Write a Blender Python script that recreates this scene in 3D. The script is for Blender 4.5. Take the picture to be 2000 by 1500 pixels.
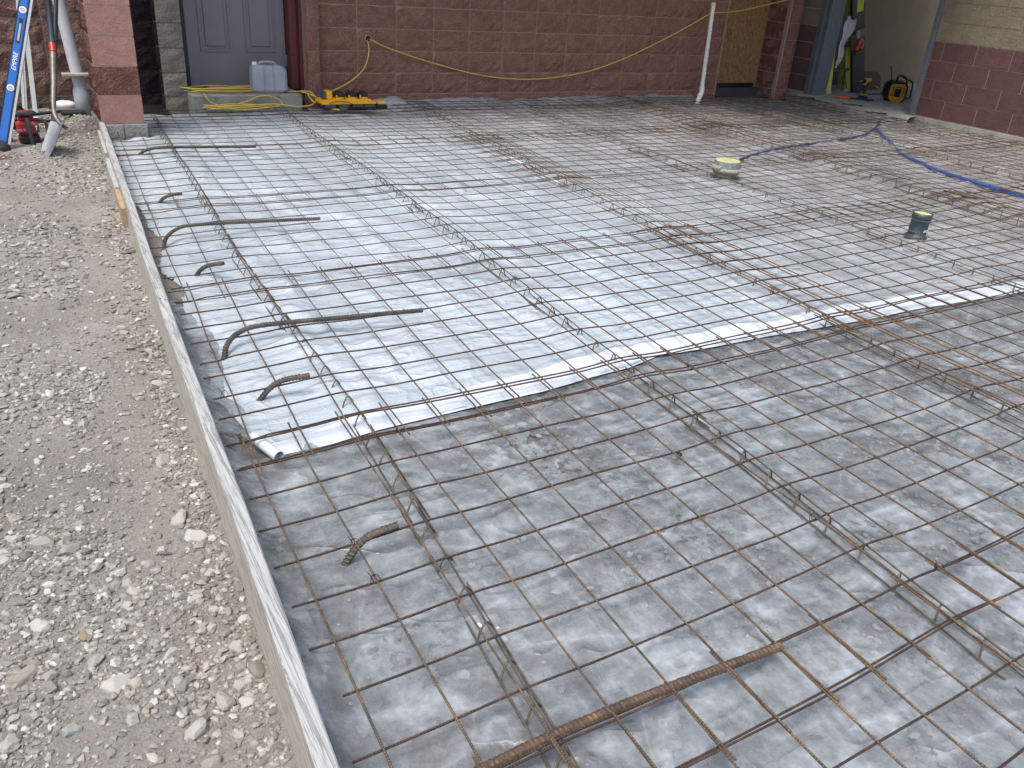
import bpy, math, random
import numpy as np
from mathutils import Matrix, Vector, Euler
random.seed(7); rng = np.random.default_rng(11)
for o in list(bpy.data.objects): bpy.data.objects.remove(o)
scene = bpy.context.scene
COL = scene.collection
R_ = math.radians
# ------------------------------------------------------------------ camera
camd = bpy.data.cameras.new('camera'); cam = bpy.data.objects.new('camera', camd); COL.objects.link(cam)
camd.sensor_fit = 'HORIZONTAL'; camd.sensor_width = 36.0; camd.lens = 1616.3 / 2000 * 36
camd.clip_start = 0.05; camd.clip_end = 2000
RC = [[0.8599070, 0.1793482, -0.4779060], [-0.5059113, 0.4240262, -0.7511694], [0.0679238, 0.8877139, 0.4553574]]
M = Matrix(RC).to_4x4(); M.translation = (0, 0, 1.36); cam.matrix_world = M
scene.camera = cam
# ------------------------------------------------------------------ world and sun (bright overcast)
world = bpy.data.worlds.new('World'); scene.world = world; world.use_nodes = True
wn = world.node_tree; wn.nodes.clear()
wo = wn.nodes.new('ShaderNodeOutputWorld'); wb = wn.nodes.new('ShaderNodeBackground'); sk = wn.nodes.new('ShaderNodeTexSky')
sk.sky_type = 'NISHITA'; sk.sun_disc = False
SUN_EL, SUN_AZ = R_(66), R_(238)          # azimuth measured clockwise from +Y (behind and left of the camera)
sk.sun_elevation = SUN_EL; sk.sun_rotation = SUN_AZ
sk.air_density = 1.0; sk.dust_density = 4.5; sk.ozone_density = 1.0
wb.inputs[1].default_value = 0.125
hs = wn.nodes.new('ShaderNodeHueSaturation'); hs.inputs['Saturation'].default_value = 0.88   # thin high cloud whitens the sky
wn.links.new(sk.outputs[0], hs.inputs['Color']); wn.links.new(hs.outputs[0], wb.inputs[0]); wn.links.new(wb.outputs[0], wo.inputs[0])
sl = bpy.data.lights.new('sun', 'SUN'); sl.energy = 1.35; sl.angle = R_(24); sl.color = (1.0, 0.96, 0.9)
so = bpy.data.objects.new('sun', sl); COL.objects.link(so)
sd = Vector((math.sin(SUN_AZ) * math.cos(SUN_EL), math.cos(SUN_AZ) * math.cos(SUN_EL), math.sin(SUN_EL)))
so.rotation_euler = (-sd).to_track_quat('-Z', 'Y').to_euler(); so.location = (0, 0, 30)
vs = scene.view_settings
vs.view_transform = 'Standard'; vs.look = 'None'; vs.exposure = 0.85; vs.gamma = 1.0; vs.use_curve_mapping = False

# ------------------------------------------------------------------ noise
def vnoise(x, y, seed=0):
    x = np.asarray(x, float); y = np.asarray(y, float)
    xi = np.floor(x).astype(np.int64); yi = np.floor(y).astype(np.int64)
    fx = x - xi; fy = y - yi
    fx = fx * fx * (3 - 2 * fx); fy = fy * fy * (3 - 2 * fy)
    def h(a, b):
        n = (a * 374761393 + b * 668265263 + seed * 1442695041) & 0x7fffffff
        n = ((n ^ (n >> 13)) * 1274126177) & 0x7fffffff
        n = (n ^ (n >> 16)) & 0x7fffffff
        return (n % 100003) / 100003.0
    return (h(xi, yi) * (1 - fx) + h(xi + 1, yi) * fx) * (1 - fy) + (h(xi, yi + 1) * (1 - fx) + h(xi + 1, yi + 1) * fx) * fy
def fbm(x, y, seed=0, octv=4, gain=.5):
    s = 0; a = 1; t = 0
    for i in range(octv):
        s = s + a * vnoise(np.asarray(x) * 2 ** i + 17.3 * i, np.asarray(y) * 2 ** i - 9.1 * i, seed + i); t += a; a *= gain
    return s / t

# ------------------------------------------------------------------ materials
class NM:
    def __init__(s, name):
        s.m = bpy.data.materials.new(name); s.m.use_nodes = True; s.t = s.m.node_tree; s.n = s.t.nodes; s.l = s.t.links
        s.b = s.n['Principled BSDF']
    def tc(s, kind='Object', scale=(1, 1, 1), rand=False):
        c = s.n.new('ShaderNodeTexCoord'); mp = s.n.new('ShaderNodeMapping'); mp.inputs['Scale'].default_value = scale
        s.l.new(c.outputs[kind], mp.inputs[0])
        if rand:
            oi = s.n.new('ShaderNodeObjectInfo'); mu = s.n.new('ShaderNodeMath'); mu.operation = 'MULTIPLY'; mu.inputs[1].default_value = 37
            s.l.new(oi.outputs['Random'], mu.inputs[0])
            cb = s.n.new('ShaderNodeCombineXYZ')
            for i in range(3): s.l.new(mu.outputs[0], cb.inputs[i])
            s.l.new(cb.outputs[0], mp.inputs['Location'])
        return mp.outputs[0]
    def noise(s, v, sc, det=4, rough=.55, dist=0):
        n = s.n.new('ShaderNodeTexNoise'); n.inputs['Scale'].default_value = sc; n.inputs['Detail'].default_value = det
        n.inputs['Roughness'].default_value = rough; n.inputs['Distortion'].default_value = dist
        s.l.new(v, n.inputs['Vector']); return n.outputs['Fac']
    def voro(s, v, sc, feat='F1'):
        n = s.n.new('ShaderNodeTexVoronoi'); n.inputs['Scale'].default_value = sc; n.feature = feat
        s.l.new(v, n.inputs['Vector']); return n
    def ramp(s, f, stops):
        r = s.n.new('ShaderNodeValToRGB'); e = r.color_ramp.elements
        while len(e) < len(stops): e.new(.5)
        for el, (p, c) in zip(e, stops):
            el.position = p; el.color = (c, c, c, 1) if isinstance(c, (int, float)) else (*c, 1)
        s.l.new(f, r.inputs[0]); return r.outputs[0]
    def mix(s, f, a, b, mode='MIX'):
        m = s.n.new('ShaderNodeMix'); m.data_type = 'RGBA'; m.blend_type = mode
        for sock, v in ((m.inputs[0], f), (m.inputs[6], a), (m.inputs[7], b)):
            if isinstance(v, (int, float)): sock.default_value = v
            elif isinstance(v, tuple): sock.default_value = (*v, 1)
            else: s.l.new(v, sock)
        return m.outputs[2]
    def math(s, op, a, b):
        m = s.n.new('ShaderNodeMath'); m.operation = op
        for sock, v in ((m.inputs[0], a), (m.inputs[1], b)):
            if isinstance(v, (int, float)): sock.default_value = v
            else: s.l.new(v, sock)
        return m.outputs[0]
    def bump(s, h, st=.3, d=.01, prev=None):
        b = s.n.new('ShaderNodeBump'); b.inputs['Strength'].default_value = st; b.inputs['Distance'].default_value = d
        s.l.new(h, b.inputs['Height'])
        if prev is not None: s.l.new(prev, b.inputs['Normal'])
        s.l.new(b.outputs[0], s.b.inputs['Normal']); return b.outputs[0]
    def col(s, c):
        if isinstance(c, tuple): s.b.inputs['Base Color'].default_value = (*c, 1)
        else: s.l.new(c, s.b.inputs['Base Color'])
    def set(s, **k):
        for a, v in k.items(): s.b.inputs[a.replace('_', ' ')].default_value = v
        return s
def plain(name, c, rough=.5, metal=0, var=.12, sc=30, bump=0, spec=.5):
    n = NM(name); v = n.tc()
    f = n.noise(v, sc, 5)
    n.col(n.ramp(f, [(.3, tuple(x * (1 - var) for x in c)), (.7, tuple(min(1, x * (1 + var)) for x in c))]))
    n.set(Roughness=rough, Metallic=metal); n.b.inputs['Specular IOR Level'].default_value = spec
    if bump: n.bump(f, bump, .003)
    return n.m
MAT = {}
def block_mat(name, base, dark, var=.25, grain=1.0, smear=None):
    n = NM(name); v = n.tc('Object', rand=True)
    f1 = n.noise(v, 9, 5, .6); f2 = n.noise(v, 140, 3, .7); f3 = n.noise(v, 45, 4, .6)
    oi = n.n.new('ShaderNodeObjectInfo')
    c = n.ramp(f1, [(.3, dark), (.7, base)])
    c = n.mix(n.ramp(oi.outputs['Random'], [(0, 0.0), (1, var)]), c, tuple(x * .62 for x in base))
    c = n.mix(n.ramp(f2, [(.33, 1.0), (.46, 0.0)]), c, tuple(x * .45 for x in dark), 'MIX')
    c = n.mix(n.ramp(f2, [(.64, 0.0), (.74, .45)]), c, tuple(min(1, x * 1.9 + .05) for x in base))
    if smear: c = n.mix(n.ramp(n.noise(v, 6, 3, .5, .6), [(.5, 0.0), (.56, .8)]), c, smear)
    n.col(c); n.set(Roughness=.92); n.b.inputs['Specular IOR Level'].default_value = .25
    b = n.bump(f3, 1.0 * grain, .035); n.bump(f2, .5 * grain, .006, b)
    return n.m
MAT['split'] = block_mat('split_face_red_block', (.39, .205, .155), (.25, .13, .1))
MAT['splitlit'] = block_mat('left_red_block', (.28, .17, .145), (.17, .105, .088))  # left wall's blocks, greyer and darker than the main wall's
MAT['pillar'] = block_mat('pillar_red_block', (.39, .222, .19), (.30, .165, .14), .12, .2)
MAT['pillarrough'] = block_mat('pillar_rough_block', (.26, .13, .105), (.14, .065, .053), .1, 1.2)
MAT['purple'] = block_mat('purple_painted_block', (.145, .075, .07), (.1, .053, .05), .4, .25)
MAT['pink'] = block_mat('pink_smeared_block', (.2, .09, .068), (.14, .065, .05), .2, .6, (.24, .155, .145))
MAT['cream'] = block_mat('cream_block', (.25, .215, .145), (.17, .15, .105), .35, .3)
MAT['cmu'] = block_mat('grey_block', (.3, .28, .25), (.2, .185, .165), .4, .6)
MAT['footing'] = block_mat('grey_footing_block', (.3, .31, .29), (.22, .235, .22), .15, .4)
MAT['greyrough'] = block_mat('grey_rough_block', (.17, .14, .13), (.1, .085, .08), .2, 1.2)
MAT['darkblock'] = block_mat('dark_painted_block', (.02, .012, .016), (.011, .007, .01), .2, .5)  # dark purple paint, blackened further to stand for deep shade
MAT['mortar'] = plain('mortar', (.42, .29, .25), .95, bump=.3, sc=60)
MAT['mortardark'] = plain('dirty_mortar', (.32, .21, .175), .95, bump=.3, sc=60)
MAT['mortarpink'] = plain('pink_mortar', (.33, .23, .21), .95, bump=.3, sc=60)
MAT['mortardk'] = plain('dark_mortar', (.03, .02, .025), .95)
MAT['drywall'] = plain('tan_drywall', (.235, .19, .12), .9, var=.1, sc=3)
def concrete_mat():
    n = NM('concrete'); v = n.tc()
    f = n.noise(v, 7, 6, .65); g = n.noise(v, 90, 3)
    c = n.ramp(f, [(.3, (.2, .205, .185)), (.5, (.3, .3, .27)), (.7, (.38, .37, .33))])
    c = n.mix(n.ramp(n.noise(v, 14, 5, .7), [(.5, 0.0), (.65, .7)]), c, (.11, .11, .095))
    n.col(c); n.set(Roughness=.93); n.bump(g, .4, .004); return n.m
MAT['concrete'] = concrete_mat()
def ground_mat():
    n = NM('crushed_stone_dust'); v = n.tc()
    f = n.noise(v, 2.3, 5, .6); g = n.noise(v, 60, 6, .75); h = n.noise(v, 300, 4, .7)
    c = n.ramp(f, [(.3, (.215, .204, .182)), (.7, (.34, .325, .295))])
    c = n.mix(n.ramp(g, [(.35, .6), (.6, 0.0)]), c, (.15, .14, .122))
    c = n.mix(n.ramp(h, [(.58, 0.0), (.7, .6)]), c, (.46, .435, .4))
    n.col(c); n.set(Roughness=.97); n.b.inputs['Specular IOR Level'].default_value = .2
    vo = n.voro(v, 130); b = n.bump(vo.outputs['Distance'], .5, .006); b = n.bump(g, .6, .012, b); n.bump(h, .5, .004, b); return n.m
MAT['ground'] = ground_mat()
def bed_mat():
    n = NM('stone_bed'); v = n.tc(); f = n.noise(v, 3, 5); g = n.noise(v, 70, 5, .7)
    c = n.ramp(f, [(.3, (.17, .158, .142)), (.7, (.26, .24, .215))]); c = n.mix(n.ramp(g, [(.4, .5), (.6, 0.0)]), c, (.08, .072, .065))
    n.col(c); n.set(Roughness=.95); n.bump(g, .5, .01); return n.m
MAT['bed'] = bed_mat()
def stone_mat(name, k, sat=1.0):
    n = NM(name); v = n.tc()
    a = n.n.new('ShaderNodeAttribute'); a.attribute_name = 'shade'
    f = n.noise(v, 120, 4, .7)
    c = n.ramp(a.outputs['Fac'], [(0, (.16 * k, .153 * k, .137 * k)), (.45, (.265 * k, .256 * k, .233 * k)), (.85, (.39 * k, .38 * k, .35 * k)), (.955, (.56 * k, .555 * k, .53 * k)), (.985, (.33 * k, .36 * k, .345 * k)), (1, (.33 * k, .25 * k, .18 * k))])
    c = n.mix(n.ramp(f, [(.3, .35), (.6, 0.0)]), c, (.14 * k, .125 * k, .11 * k))
    n.col(c); n.set(Roughness=.93); n.b.inputs['Specular IOR Level'].default_value = .25; n.bump(f, .3, .002); return n.m
MAT['stones'] = stone_mat('limestone_gravel', 1.0); MAT['bedstones'] = stone_mat('bed_gravel', 1.1)
def stone_single():
    n = NM('limestone'); v = n.tc(rand=True); oi = n.n.new('ShaderNodeObjectInfo'); f = n.noise(v, 90, 5, .7); g = n.noise(v, 25, 4, .6)
    c = n.ramp(oi.outputs['Random'], [(0, (.22, .21, .188)), (.4, (.34, .33, .3)), (.75, (.41, .40, .37)), (.92, (.47, .465, .44)), (.97, (.3, .33, .32)), (1, (.3, .22, .15))])
    c = n.mix(n.ramp(f, [(.3, .4), (.62, 0.0)]), c, (.18, .165, .145)); c = n.mix(n.ramp(g, [(.5, 0.0), (.7, .3)]), c, (.5, .48, .45))
    n.col(c); n.set(Roughness=.93); n.b.inputs['Specular IOR Level'].default_value = .25; n.bump(f, .35, .003); return n.m
MAT['stone1'] = stone_single()
def crease(n, v, sc, dist=1.2):
    f = n.noise(v, sc, 3, .6, dist); a = n.math('ABSOLUTE', n.math('SUBTRACT', f, .5), 0); return n.math('POWER', n.math('SUBTRACT', 1, n.math('MULTIPLY', a, 2)), 14)
def white_sheet():
    n = NM('white_poly_sheet'); v = n.tc()
    f = n.noise(v, 1.6, 5, .6); g = n.noise(v, 22, 5, .65, .6)
    c = n.ramp(f, [(.3, (.37, .43, .475)), (.7, (.51, .575, .625))])
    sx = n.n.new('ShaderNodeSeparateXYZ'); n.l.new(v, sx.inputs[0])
    thin = n.math('MULTIPLY', n.ramp(n.math('ADD', n.math('DIVIDE', sx.outputs[0], 10), n.math('MULTIPLY', n.noise(v, .9, 4), .12)), [(.33, 0.0), (.46, .55), (.7, .9)]), 1.0)  # sheet colour goes greyer and darker towards the right
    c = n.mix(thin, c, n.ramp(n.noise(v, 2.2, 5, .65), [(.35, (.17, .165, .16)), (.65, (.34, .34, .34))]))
    c = n.mix(n.ramp(g, [(.55, 0.0), (.8, .28)]), c, (.4, .4, .4))
    c = n.mix(n.ramp(n.noise(v, 90, 2), [(.72, 0.0), (.76, .5)]), c, (.25, .22, .19))
    n.col(c); n.set(Roughness=.2); n.b.inputs['Specular IOR Level'].default_value = .85
    v2 = n.tc('Object', (1, 5, 1)); cr = n.noise(v2, 6, 3, .55, 1.5); v3 = n.tc('Object', (4, 1, 1)); cr2 = n.noise(v3, 7, 3, .55, 1.2)
    b = n.bump(cr, .35, .02); b = n.bump(cr2, .22, .014, b); b = n.bump(crease(n, n.tc('Object', (1, 1.6, 1)), 2.0, .6), .45, .018, b); b = n.bump(crease(n, n.tc('Object', (1.5, .7, 1)), 5, .6), .22, .009, b); n.bump(g, .07, .004, b); return n.m
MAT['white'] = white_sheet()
def white_fold():
    n = NM('white_poly_fold'); v = n.tc(); f = n.noise(v, 6, 5, .6); v2 = n.tc('Object', (4, 1, 1))
    n.col(n.ramp(f, [(.3, (.52, .575, .65)), (.7, (.64, .69, .75))])); n.set(Roughness=.38)
    n.bump(n.noise(v2, 12, 5, .7, 1.5), .4, .01); return n.m
MAT['fold'] = white_fold()
def clear_sheet():
    n = NM('clear_poly_sheet'); v = n.tc()
    f = n.noise(v, 1.7, 6, .62); g = n.noise(v, 11, 7, .72, .15); d = n.noise(v, 34, 3, .6, .4); d2 = n.noise(v, 2.4, 3)
    n.col(n.ramp(g, [(.3, (.24, .268, .288)), (.7, (.43, .472, .505))])); n.set(Roughness=.17); n.b.inputs['Specular IOR Level'].default_value = .6
    v2 = n.tc('Object', (1, 4, 1)); cr = n.noise(v2, 5, 3, .55, 1.4); v3 = n.tc('Object', (3, 1, 1)); cr2 = n.noise(v3, 4, 3, .55, 1.2)
    b = n.bump(cr, .3, .018); b = n.bump(cr2, .25, .014, b); b = n.bump(crease(n, n.tc('Object', (1, 1.8, 1)), 1.7, .5), .5, .018, b); n.bump(n.noise(v, 60, 3), .15, .003, b)
    tr = n.n.new('ShaderNodeBsdfTransparent'); tr.inputs[0].default_value = (.86, .88, .92, 1)
    ms = n.n.new('ShaderNodeMixShader')
    # condensation haze under the film, broken by wet patches and droplets
    a = n.ramp(f, [(.36, .14), (.66, .46)]); bb = n.ramp(g, [(.42, .0), (.68, .24)])
    wet = n.math('MULTIPLY', n.ramp(d, [(.55, 0.0), (.58, 1.0)]), n.ramp(d2, [(.56, 0.0), (.66, .3)]))
    al = n.math('SUBTRACT', n.math('ADD', a, bb), wet)
    fold = n.math('ADD', n.math('MULTIPLY', crease(n, n.tc('Object', (1, 2.4, 1)), 1.1, .5), .34), n.math('MULTIPLY', crease(n, n.tc('Object', (2.6, 1, 1)), 1.6, .9), .2))
    al = n.math('ADD', al, fold)
    al = n.math('MINIMUM', n.math('MAXIMUM', al, .1), .9)
    n.l.new(al, ms.inputs[0]); n.l.new(tr.outputs[0], ms.inputs[1]); n.l.new(n.b.outputs[0], ms.inputs[2])
    n.l.new(ms.outputs[0], n.n['Material Output'].inputs[0]); return n.m
MAT['clear'] = clear_sheet()
def rust(name, base, orange, dark, orng=.5, axis=None, shiny=.2):
    n = NM(name); v = n.tc('Object', rand=True)
    f = n.noise(v, 14, 5, .65); g = n.noise(v, 70, 4, .7)
    c = n.ramp(f, [(.3, dark), (.55, base), (.75, orange)])
    c = n.mix(n.ramp(g, [(.5, 0.0), (.66, orng)]), c, orange)
    n.col(c); n.set(Roughness=.62, Metallic=shiny)
    if axis is not None:
        w = n.n.new('ShaderNodeTexWave'); w.bands_direction = axis; w.inputs['Scale'].default_value = 45; n.l.new(n.tc(), w.inputs[0])
        b = n.bump(w.outputs['Fac'], .6, .002); n.bump(g, .3, .002, b)
    else: n.bump(g, .4, .002)
    return n.m
MAT['wireX'] = rust('rusty_cross_wire', (.06, .036, .028), (.2, .095, .045), (.028, .02, .018), .28, 'X', .3)
MAT['wireY'] = rust('rusty_long_wire', (.15, .11, .075), (.36, .2, .085), (.06, .052, .045), .4, 'Y', .5)
MAT['wireO'] = rust('orange_rust_wire', (.19, .118, .06), (.36, .2, .075), (.09, .062, .04), .4, 'Y', .4)
MAT['chair'] = rust('bright_wire', (.15, .128, .1), (.27, .17, .085), (.055, .05, .045), .3, None, .5)
MAT['rebar'] = rust('grey_rebar', (.085, .078, .068), (.17, .105, .065), (.035, .033, .03), .15, None, .35)
MAT['rebarrust'] = rust('rusty_rebar', (.11, .078, .055), (.22, .13, .075), (.05, .04, .034), .35, None, .35)
def wood(name, lo, hi, ax=(30, 1.2, 30), rough=.85):
    n = NM(name); v = n.tc('Object', ax); f = n.noise(v, 1.6, 6, .65, 1.2); w = n.noise(n.tc('Object', tuple(a * 5 for a in ax)), 1.5, 4)
    c = n.ramp(f, [(.35, lo), (.5, hi), (.58, lo), (.7, hi)]); c = n.mix(n.ramp(w, [(.5, 0.0), (.75, .45)]), c, tuple(x * .6 for x in lo))
    n.col(c); n.set(Roughness=rough); n.b.inputs['Specular IOR Level'].default_value = .25; n.bump(f, .35, .004); return n.m
MAT['woodgrey'] = wood('weathered_wood_top', (.2, .205, .205), (.45, .46, .46), (34, 1.2, 30))
MAT['woodtan'] = wood('weathered_wood_side', (.3, .28, .24), (.46, .435, .385), (30, 1.5, 14))
MAT['woodnew'] = wood('fresh_sawn_wood', (.34, .24, .15), (.42, .31, .205), (10, 3, 20))
def osb():
    n = NM('osb'); v = n.tc('Object', (26, 26, 9)); f = n.noise(v, 1.1, 4, .7, 2.6)
    c = n.ramp(f, [(.3, (.07, .035, .012)), (.45, (.26, .145, .055)), (.6, (.38, .225, .09)), (.75, (.5, .34, .16))])
    n.col(c); n.set(Roughness=.75); n.bump(f, .3, .004); return n.m
MAT['osb'] = osb()
MAT['pvcgrey'] = plain('grey_pvc', (.5, .53, .57), .35, var=.06)
MAT['pvcwhite'] = plain('white_pvc', (.75, .75, .7), .35, var=.05)
MAT['pvcdark'] = plain('dark_grey_pvc', (.035, .055, .068), .4, var=.15)
MAT['pvccement'] = plain('dusty_grey_pvc', (.14, .165, .165), .7, var=.35, sc=45, bump=.3)
MAT['plaster'] = plain('cement_crust', (.28, .265, .22), .9, var=.35, sc=60, bump=.6)
MAT['yellowcap'] = plain('yellow_green_cap', (.47, .46, .16), .6, var=.2, sc=20)
MAT['captop'] = plain('dusty_yellow_lid', (.42, .42, .2), .7, var=.3, sc=30)
MAT['yellowtape'] = plain('yellow_cap', (.75, .68, .22), .5)
MAT['cord'] = plain('yellow_cord', (.62, .46, .09), .45, var=.1)
MAT['toolyellow'] = plain('tool_yellow', (.72, .37, .01), .4, var=.08)
MAT['dullyellow'] = plain('dull_tool_yellow', (.5, .27, .02), .45, var=.08)
MAT['black'] = plain('black_plastic', (.014, .015, .018), .45)
MAT['blackmat'] = plain('black_fabric', (.02, .021, .024), .9, var=.3)
MAT['dkgrey'] = plain('dark_grey_rubber', (.05, .06, .062), .6)
MAT['teal'] = plain('dark_teal_handle', (.035, .055, .065), .4)
MAT['red'] = plain('red_plastic', (.42, .03, .03), .4, var=.12)
MAT['darkred'] = plain('dark_red_paint', (.13, .03, .03), .5, var=.12)
MAT['bluelevel'] = plain('blue_paint', (.02, .13, .45), .35, var=.06)
MAT['alu'] = plain('aluminium', (.5, .51, .52), .4, .6, var=.06)
MAT['steel'] = plain('shovel_steel', (.17, .185, .215), .5, .4, var=.15, sc=9)
MAT['socket'] = plain('worn_steel', (.2, .18, .15), .5, .5, var=.3)
MAT['whitestrip'] = plain('white_trim', (.72, .76, .74), .4, var=.04)
MAT['white_p'] = plain('white_print', (.85, .85, .85), .5, var=.02)
MAT['door'] = plain('grey_door_paint', (.215, .2, .222), .5, var=.06, sc=6)
MAT['hinge'] = plain('hinge_steel', (.3, .3, .28), .4, .7)
MAT['steelgrey'] = plain('grey_painted_steel', (.105, .13, .15), .5, var=.12, sc=12)
MAT['ladder'] = plain('yellow_fibreglass', (.45, .42, .06), .5, var=.12)
MAT['laddergrey'] = plain('dusty_black_step', (.045, .048, .045), .6)
MAT['blue'] = plain('blue_tubing', (.03, .11, .36), .35, var=.1)
MAT['bluedark'] = plain('dark_blue_tubing', (.02, .035, .16), .4, var=.15)
MAT['cloth'] = plain('white_cloth', (.5, .5, .55), .9, var=.12, sc=20)
MAT['note'] = plain('yellow_note', (.62, .62, .04), .7, var=.03)
MAT['orange'] = plain('orange_plastic', (.7, .1, .03), .4)
MAT['brown'] = plain('brown_board', (.1, .045, .03), .7, var=.2)
MAT['paint'] = plain('soffit', (.2, .19, .18), .9)
def jugm():
    n = NM('translucent_jug'); v = n.tc(); n.col(n.ramp(n.noise(v, 8), [(.3, (.46, .51, .58)), (.7, (.6, .65, .72))])); n.set(Roughness=.3)
    n.b.inputs['Transmission Weight'].default_value = .35; n.b.inputs['IOR'].default_value = 1.2; return n.m
MAT['jug'] = jugm(); MAT['water'] = plain('water_level', (.34, .4, .5), .3, var=.05)

# ------------------------------------------------------------------ mesh builder
W = {}
def link(o): COL.objects.link(o)
def meta(o, label=None, cat=None, group=None, kind=None):
    for k, v in (('label', label), ('category', cat), ('group', group), ('kind', kind)):
        if v: o[k] = v
    return o
def empty(name, loc, label=None, cat=None, group=None, kind=None):
    o = bpy.data.objects.new(name, None); link(o); o.location = loc; o.empty_display_size = .1; W[o.name] = Vector(loc)
    return meta(o, label, cat, group, kind)
class MB:
    def __init__(s): s.v = []; s.f = []; s.m = []; s.s = []
    def add(s, vs_, fs, mi=0, smooth=False):
        b = len(s.v); s.v += [tuple(map(float, p)) for p in vs_]; s.f += [tuple(b + i for i in f) for f in fs]; s.m += [mi] * len(fs); s.s += [smooth] * len(fs); return s
    def box(s, x0, x1, y0, y1, z0, z1, mi=0, T=None):
        p = [(x0, y0, z0), (x1, y0, z0), (x1, y1, z0), (x0, y1, z0), (x0, y0, z1), (x1, y0, z1), (x1, y1, z1), (x0, y1, z1)]
        if T is not None: p = [tuple(T @ Vector(q)) for q in p]
        return s.add(p, [(0, 3, 2, 1), (4, 5, 6, 7), (0, 1, 5, 4), (1, 2, 6, 5), (2, 3, 7, 6), (3, 0, 4, 7)], mi)
    def rbox(s, x0, x1, y0, y1, z0, z1, c, mi=0, T=None):   # box with bevelled (chamfered) edges
        vv = []; 
        for k, (z, i) in enumerate(((z0, c), (z0 + c, 0), (z1 - c, 0), (z1, c))):
            d = c
            a, b_, e, g = x0 + i, x1 - i, y0 + i, y1 - i
            vv += [(a + d, e, z), (b_ - d, e, z), (b_, e + d, z), (b_, g - d, z), (b_ - d, g, z), (a + d, g, z), (a, g - d, z), (a, e + d, z)]
        if T is not None: vv = [tuple(T @ Vector(q)) for q in vv]
        fs = [tuple(reversed(range(8))), tuple(range(24, 32))]
        for k in range(3):
            for i in range(8): fs.append((k * 8 + i, k * 8 + (i + 1) % 8, k * 8 + 8 + (i + 1) % 8, k * 8 + 8 + i))
        return s.add(vv, fs, mi)
    def tube(s, pts, r, n=6, mi=0, cap=True, ribs=None, smooth=True, flat=None):
        P = np.array(pts, float); N = len(P); t = np.gradient(P, axis=0); t /= np.linalg.norm(t, axis=1)[:, None] + 1e-12
        up = np.array([0, 0, 1.]) if abs(t[0][2]) < .9 else np.array([1., 0, 0])
        u = np.cross(t[0], up); u /= np.linalg.norm(u); vs_ = []
        ang = np.arange(n) * 2 * np.pi / n
        L = np.concatenate([[0], np.cumsum(np.linalg.norm(np.diff(P, axis=0), axis=1))])
        for i in range(N):
            u = u - t[i] * (u @ t[i]); u /= np.linalg.norm(u); w = np.cross(t[i], u)
            rr = r[i] if hasattr(r, '__len__') else r
            if ribs is not None: rad = rr + ribs(L[i], ang)
            else: rad = np.full(n, rr)
            a_, b_ = (1, 1) if flat is None else flat
            vs_ += [tuple(q) for q in (P[i] + np.outer(np.cos(ang) * rad * a_, u) + np.outer(np.sin(ang) * rad * b_, w))]
        fs = [(i * n + j, i * n + (j + 1) % n, (i + 1) * n + (j + 1) % n, (i + 1) * n + j) for i in range(N - 1) for j in range(n)]
        s.add(vs_, fs, mi, smooth)
        if cap: s.add(vs_[:n], [tuple(reversed(range(n)))], mi); s.add(vs_[-n:], [tuple(range(n))], mi)
        return s
    def lathe(s, prof, cx, cy, n=24, mi=0, axis=None, smooth=True, jit=0):
        vs_ = []
        for r, z in prof:
            for j in range(n):
                a = j * 2 * math.pi / n; q = r + (random.uniform(-jit, jit) if jit else 0)
                vs_.append((cx + q * math.cos(a), cy + q * math.sin(a), z))
        if axis is not None: vs_ = [tuple(axis @ Vector(q)) for q in vs_]
        k = len(prof)
        s.add(vs_, [(i * n + j, i * n + (j + 1) % n, (i + 1) * n + (j + 1) % n, (i + 1) * n + j) for i in range(k - 1) for j in range(n)], mi, smooth)
        return s
    def prism(s, poly, T, d, mi=0):      # poly in local xz, extruded along local +y by d, placed with T
        n = len(poly); a = [T @ Vector((x, 0, z)) for x, z in poly]; b = [T @ Vector((x, d, z)) for x, z in poly]
        return s.add(a + b, [tuple(range(n)), tuple(reversed(range(n, 2 * n)))] + [(i, i + n, (i + 1) % n + n, (i + 1) % n) for i in range(n)], mi)
    def grid(s, X, Y, Z, mask=None, mi=0, smooth=True):
        ny, nx = X.shape; b = np.stack([X, Y, Z], -1).reshape(-1, 3)
        fs = []
        for j in range(ny - 1):
            for i in range(nx - 1):
                if mask is None or mask[j, i]: fs.append((j * nx + i, j * nx + i + 1, (j + 1) * nx + i + 1, (j + 1) * nx + i))
        return s.add(b, fs, mi, smooth)
    def build(s, name, mats, parent=None, keep=False):
        me = bpy.data.meshes.new(name); A = np.array(s.v)
        used = np.unique(np.concatenate([np.array(f) for f in s.f])) if len(s.f) < 200000 else np.arange(len(A))
        lo = A[used].min(0); hi = A[used].max(0); c = np.array([(lo[0] + hi[0]) / 2, (lo[1] + hi[1]) / 2, lo[2]])
        if keep: c = np.zeros(3)
        me.from_pydata([tuple(p) for p in (A - c)], [], s.f)
        for m in (mats if isinstance(mats, (list, tuple)) else [mats]): me.materials.append(MAT[m])
        me.polygons.foreach_set('material_index', s.m); me.polygons.foreach_set('use_smooth', s.s); me.update()
        o = bpy.data.objects.new(name, me); link(o)
        pw = W[parent.name] if parent else Vector((0, 0, 0))
        if parent: o.parent = parent
        o.location = Vector(c) - pw; W[o.name] = Vector(c); return o
def inst(name, mesh, loc, parent, rot=(0, 0, 0), scale=(1, 1, 1)):
    o = bpy.data.objects.new(name, mesh); link(o); o.parent = parent; o.location = Vector(loc) - W[parent.name]; o.rotation_euler = rot; o.scale = scale; W[o.name] = Vector(loc); return o
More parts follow.
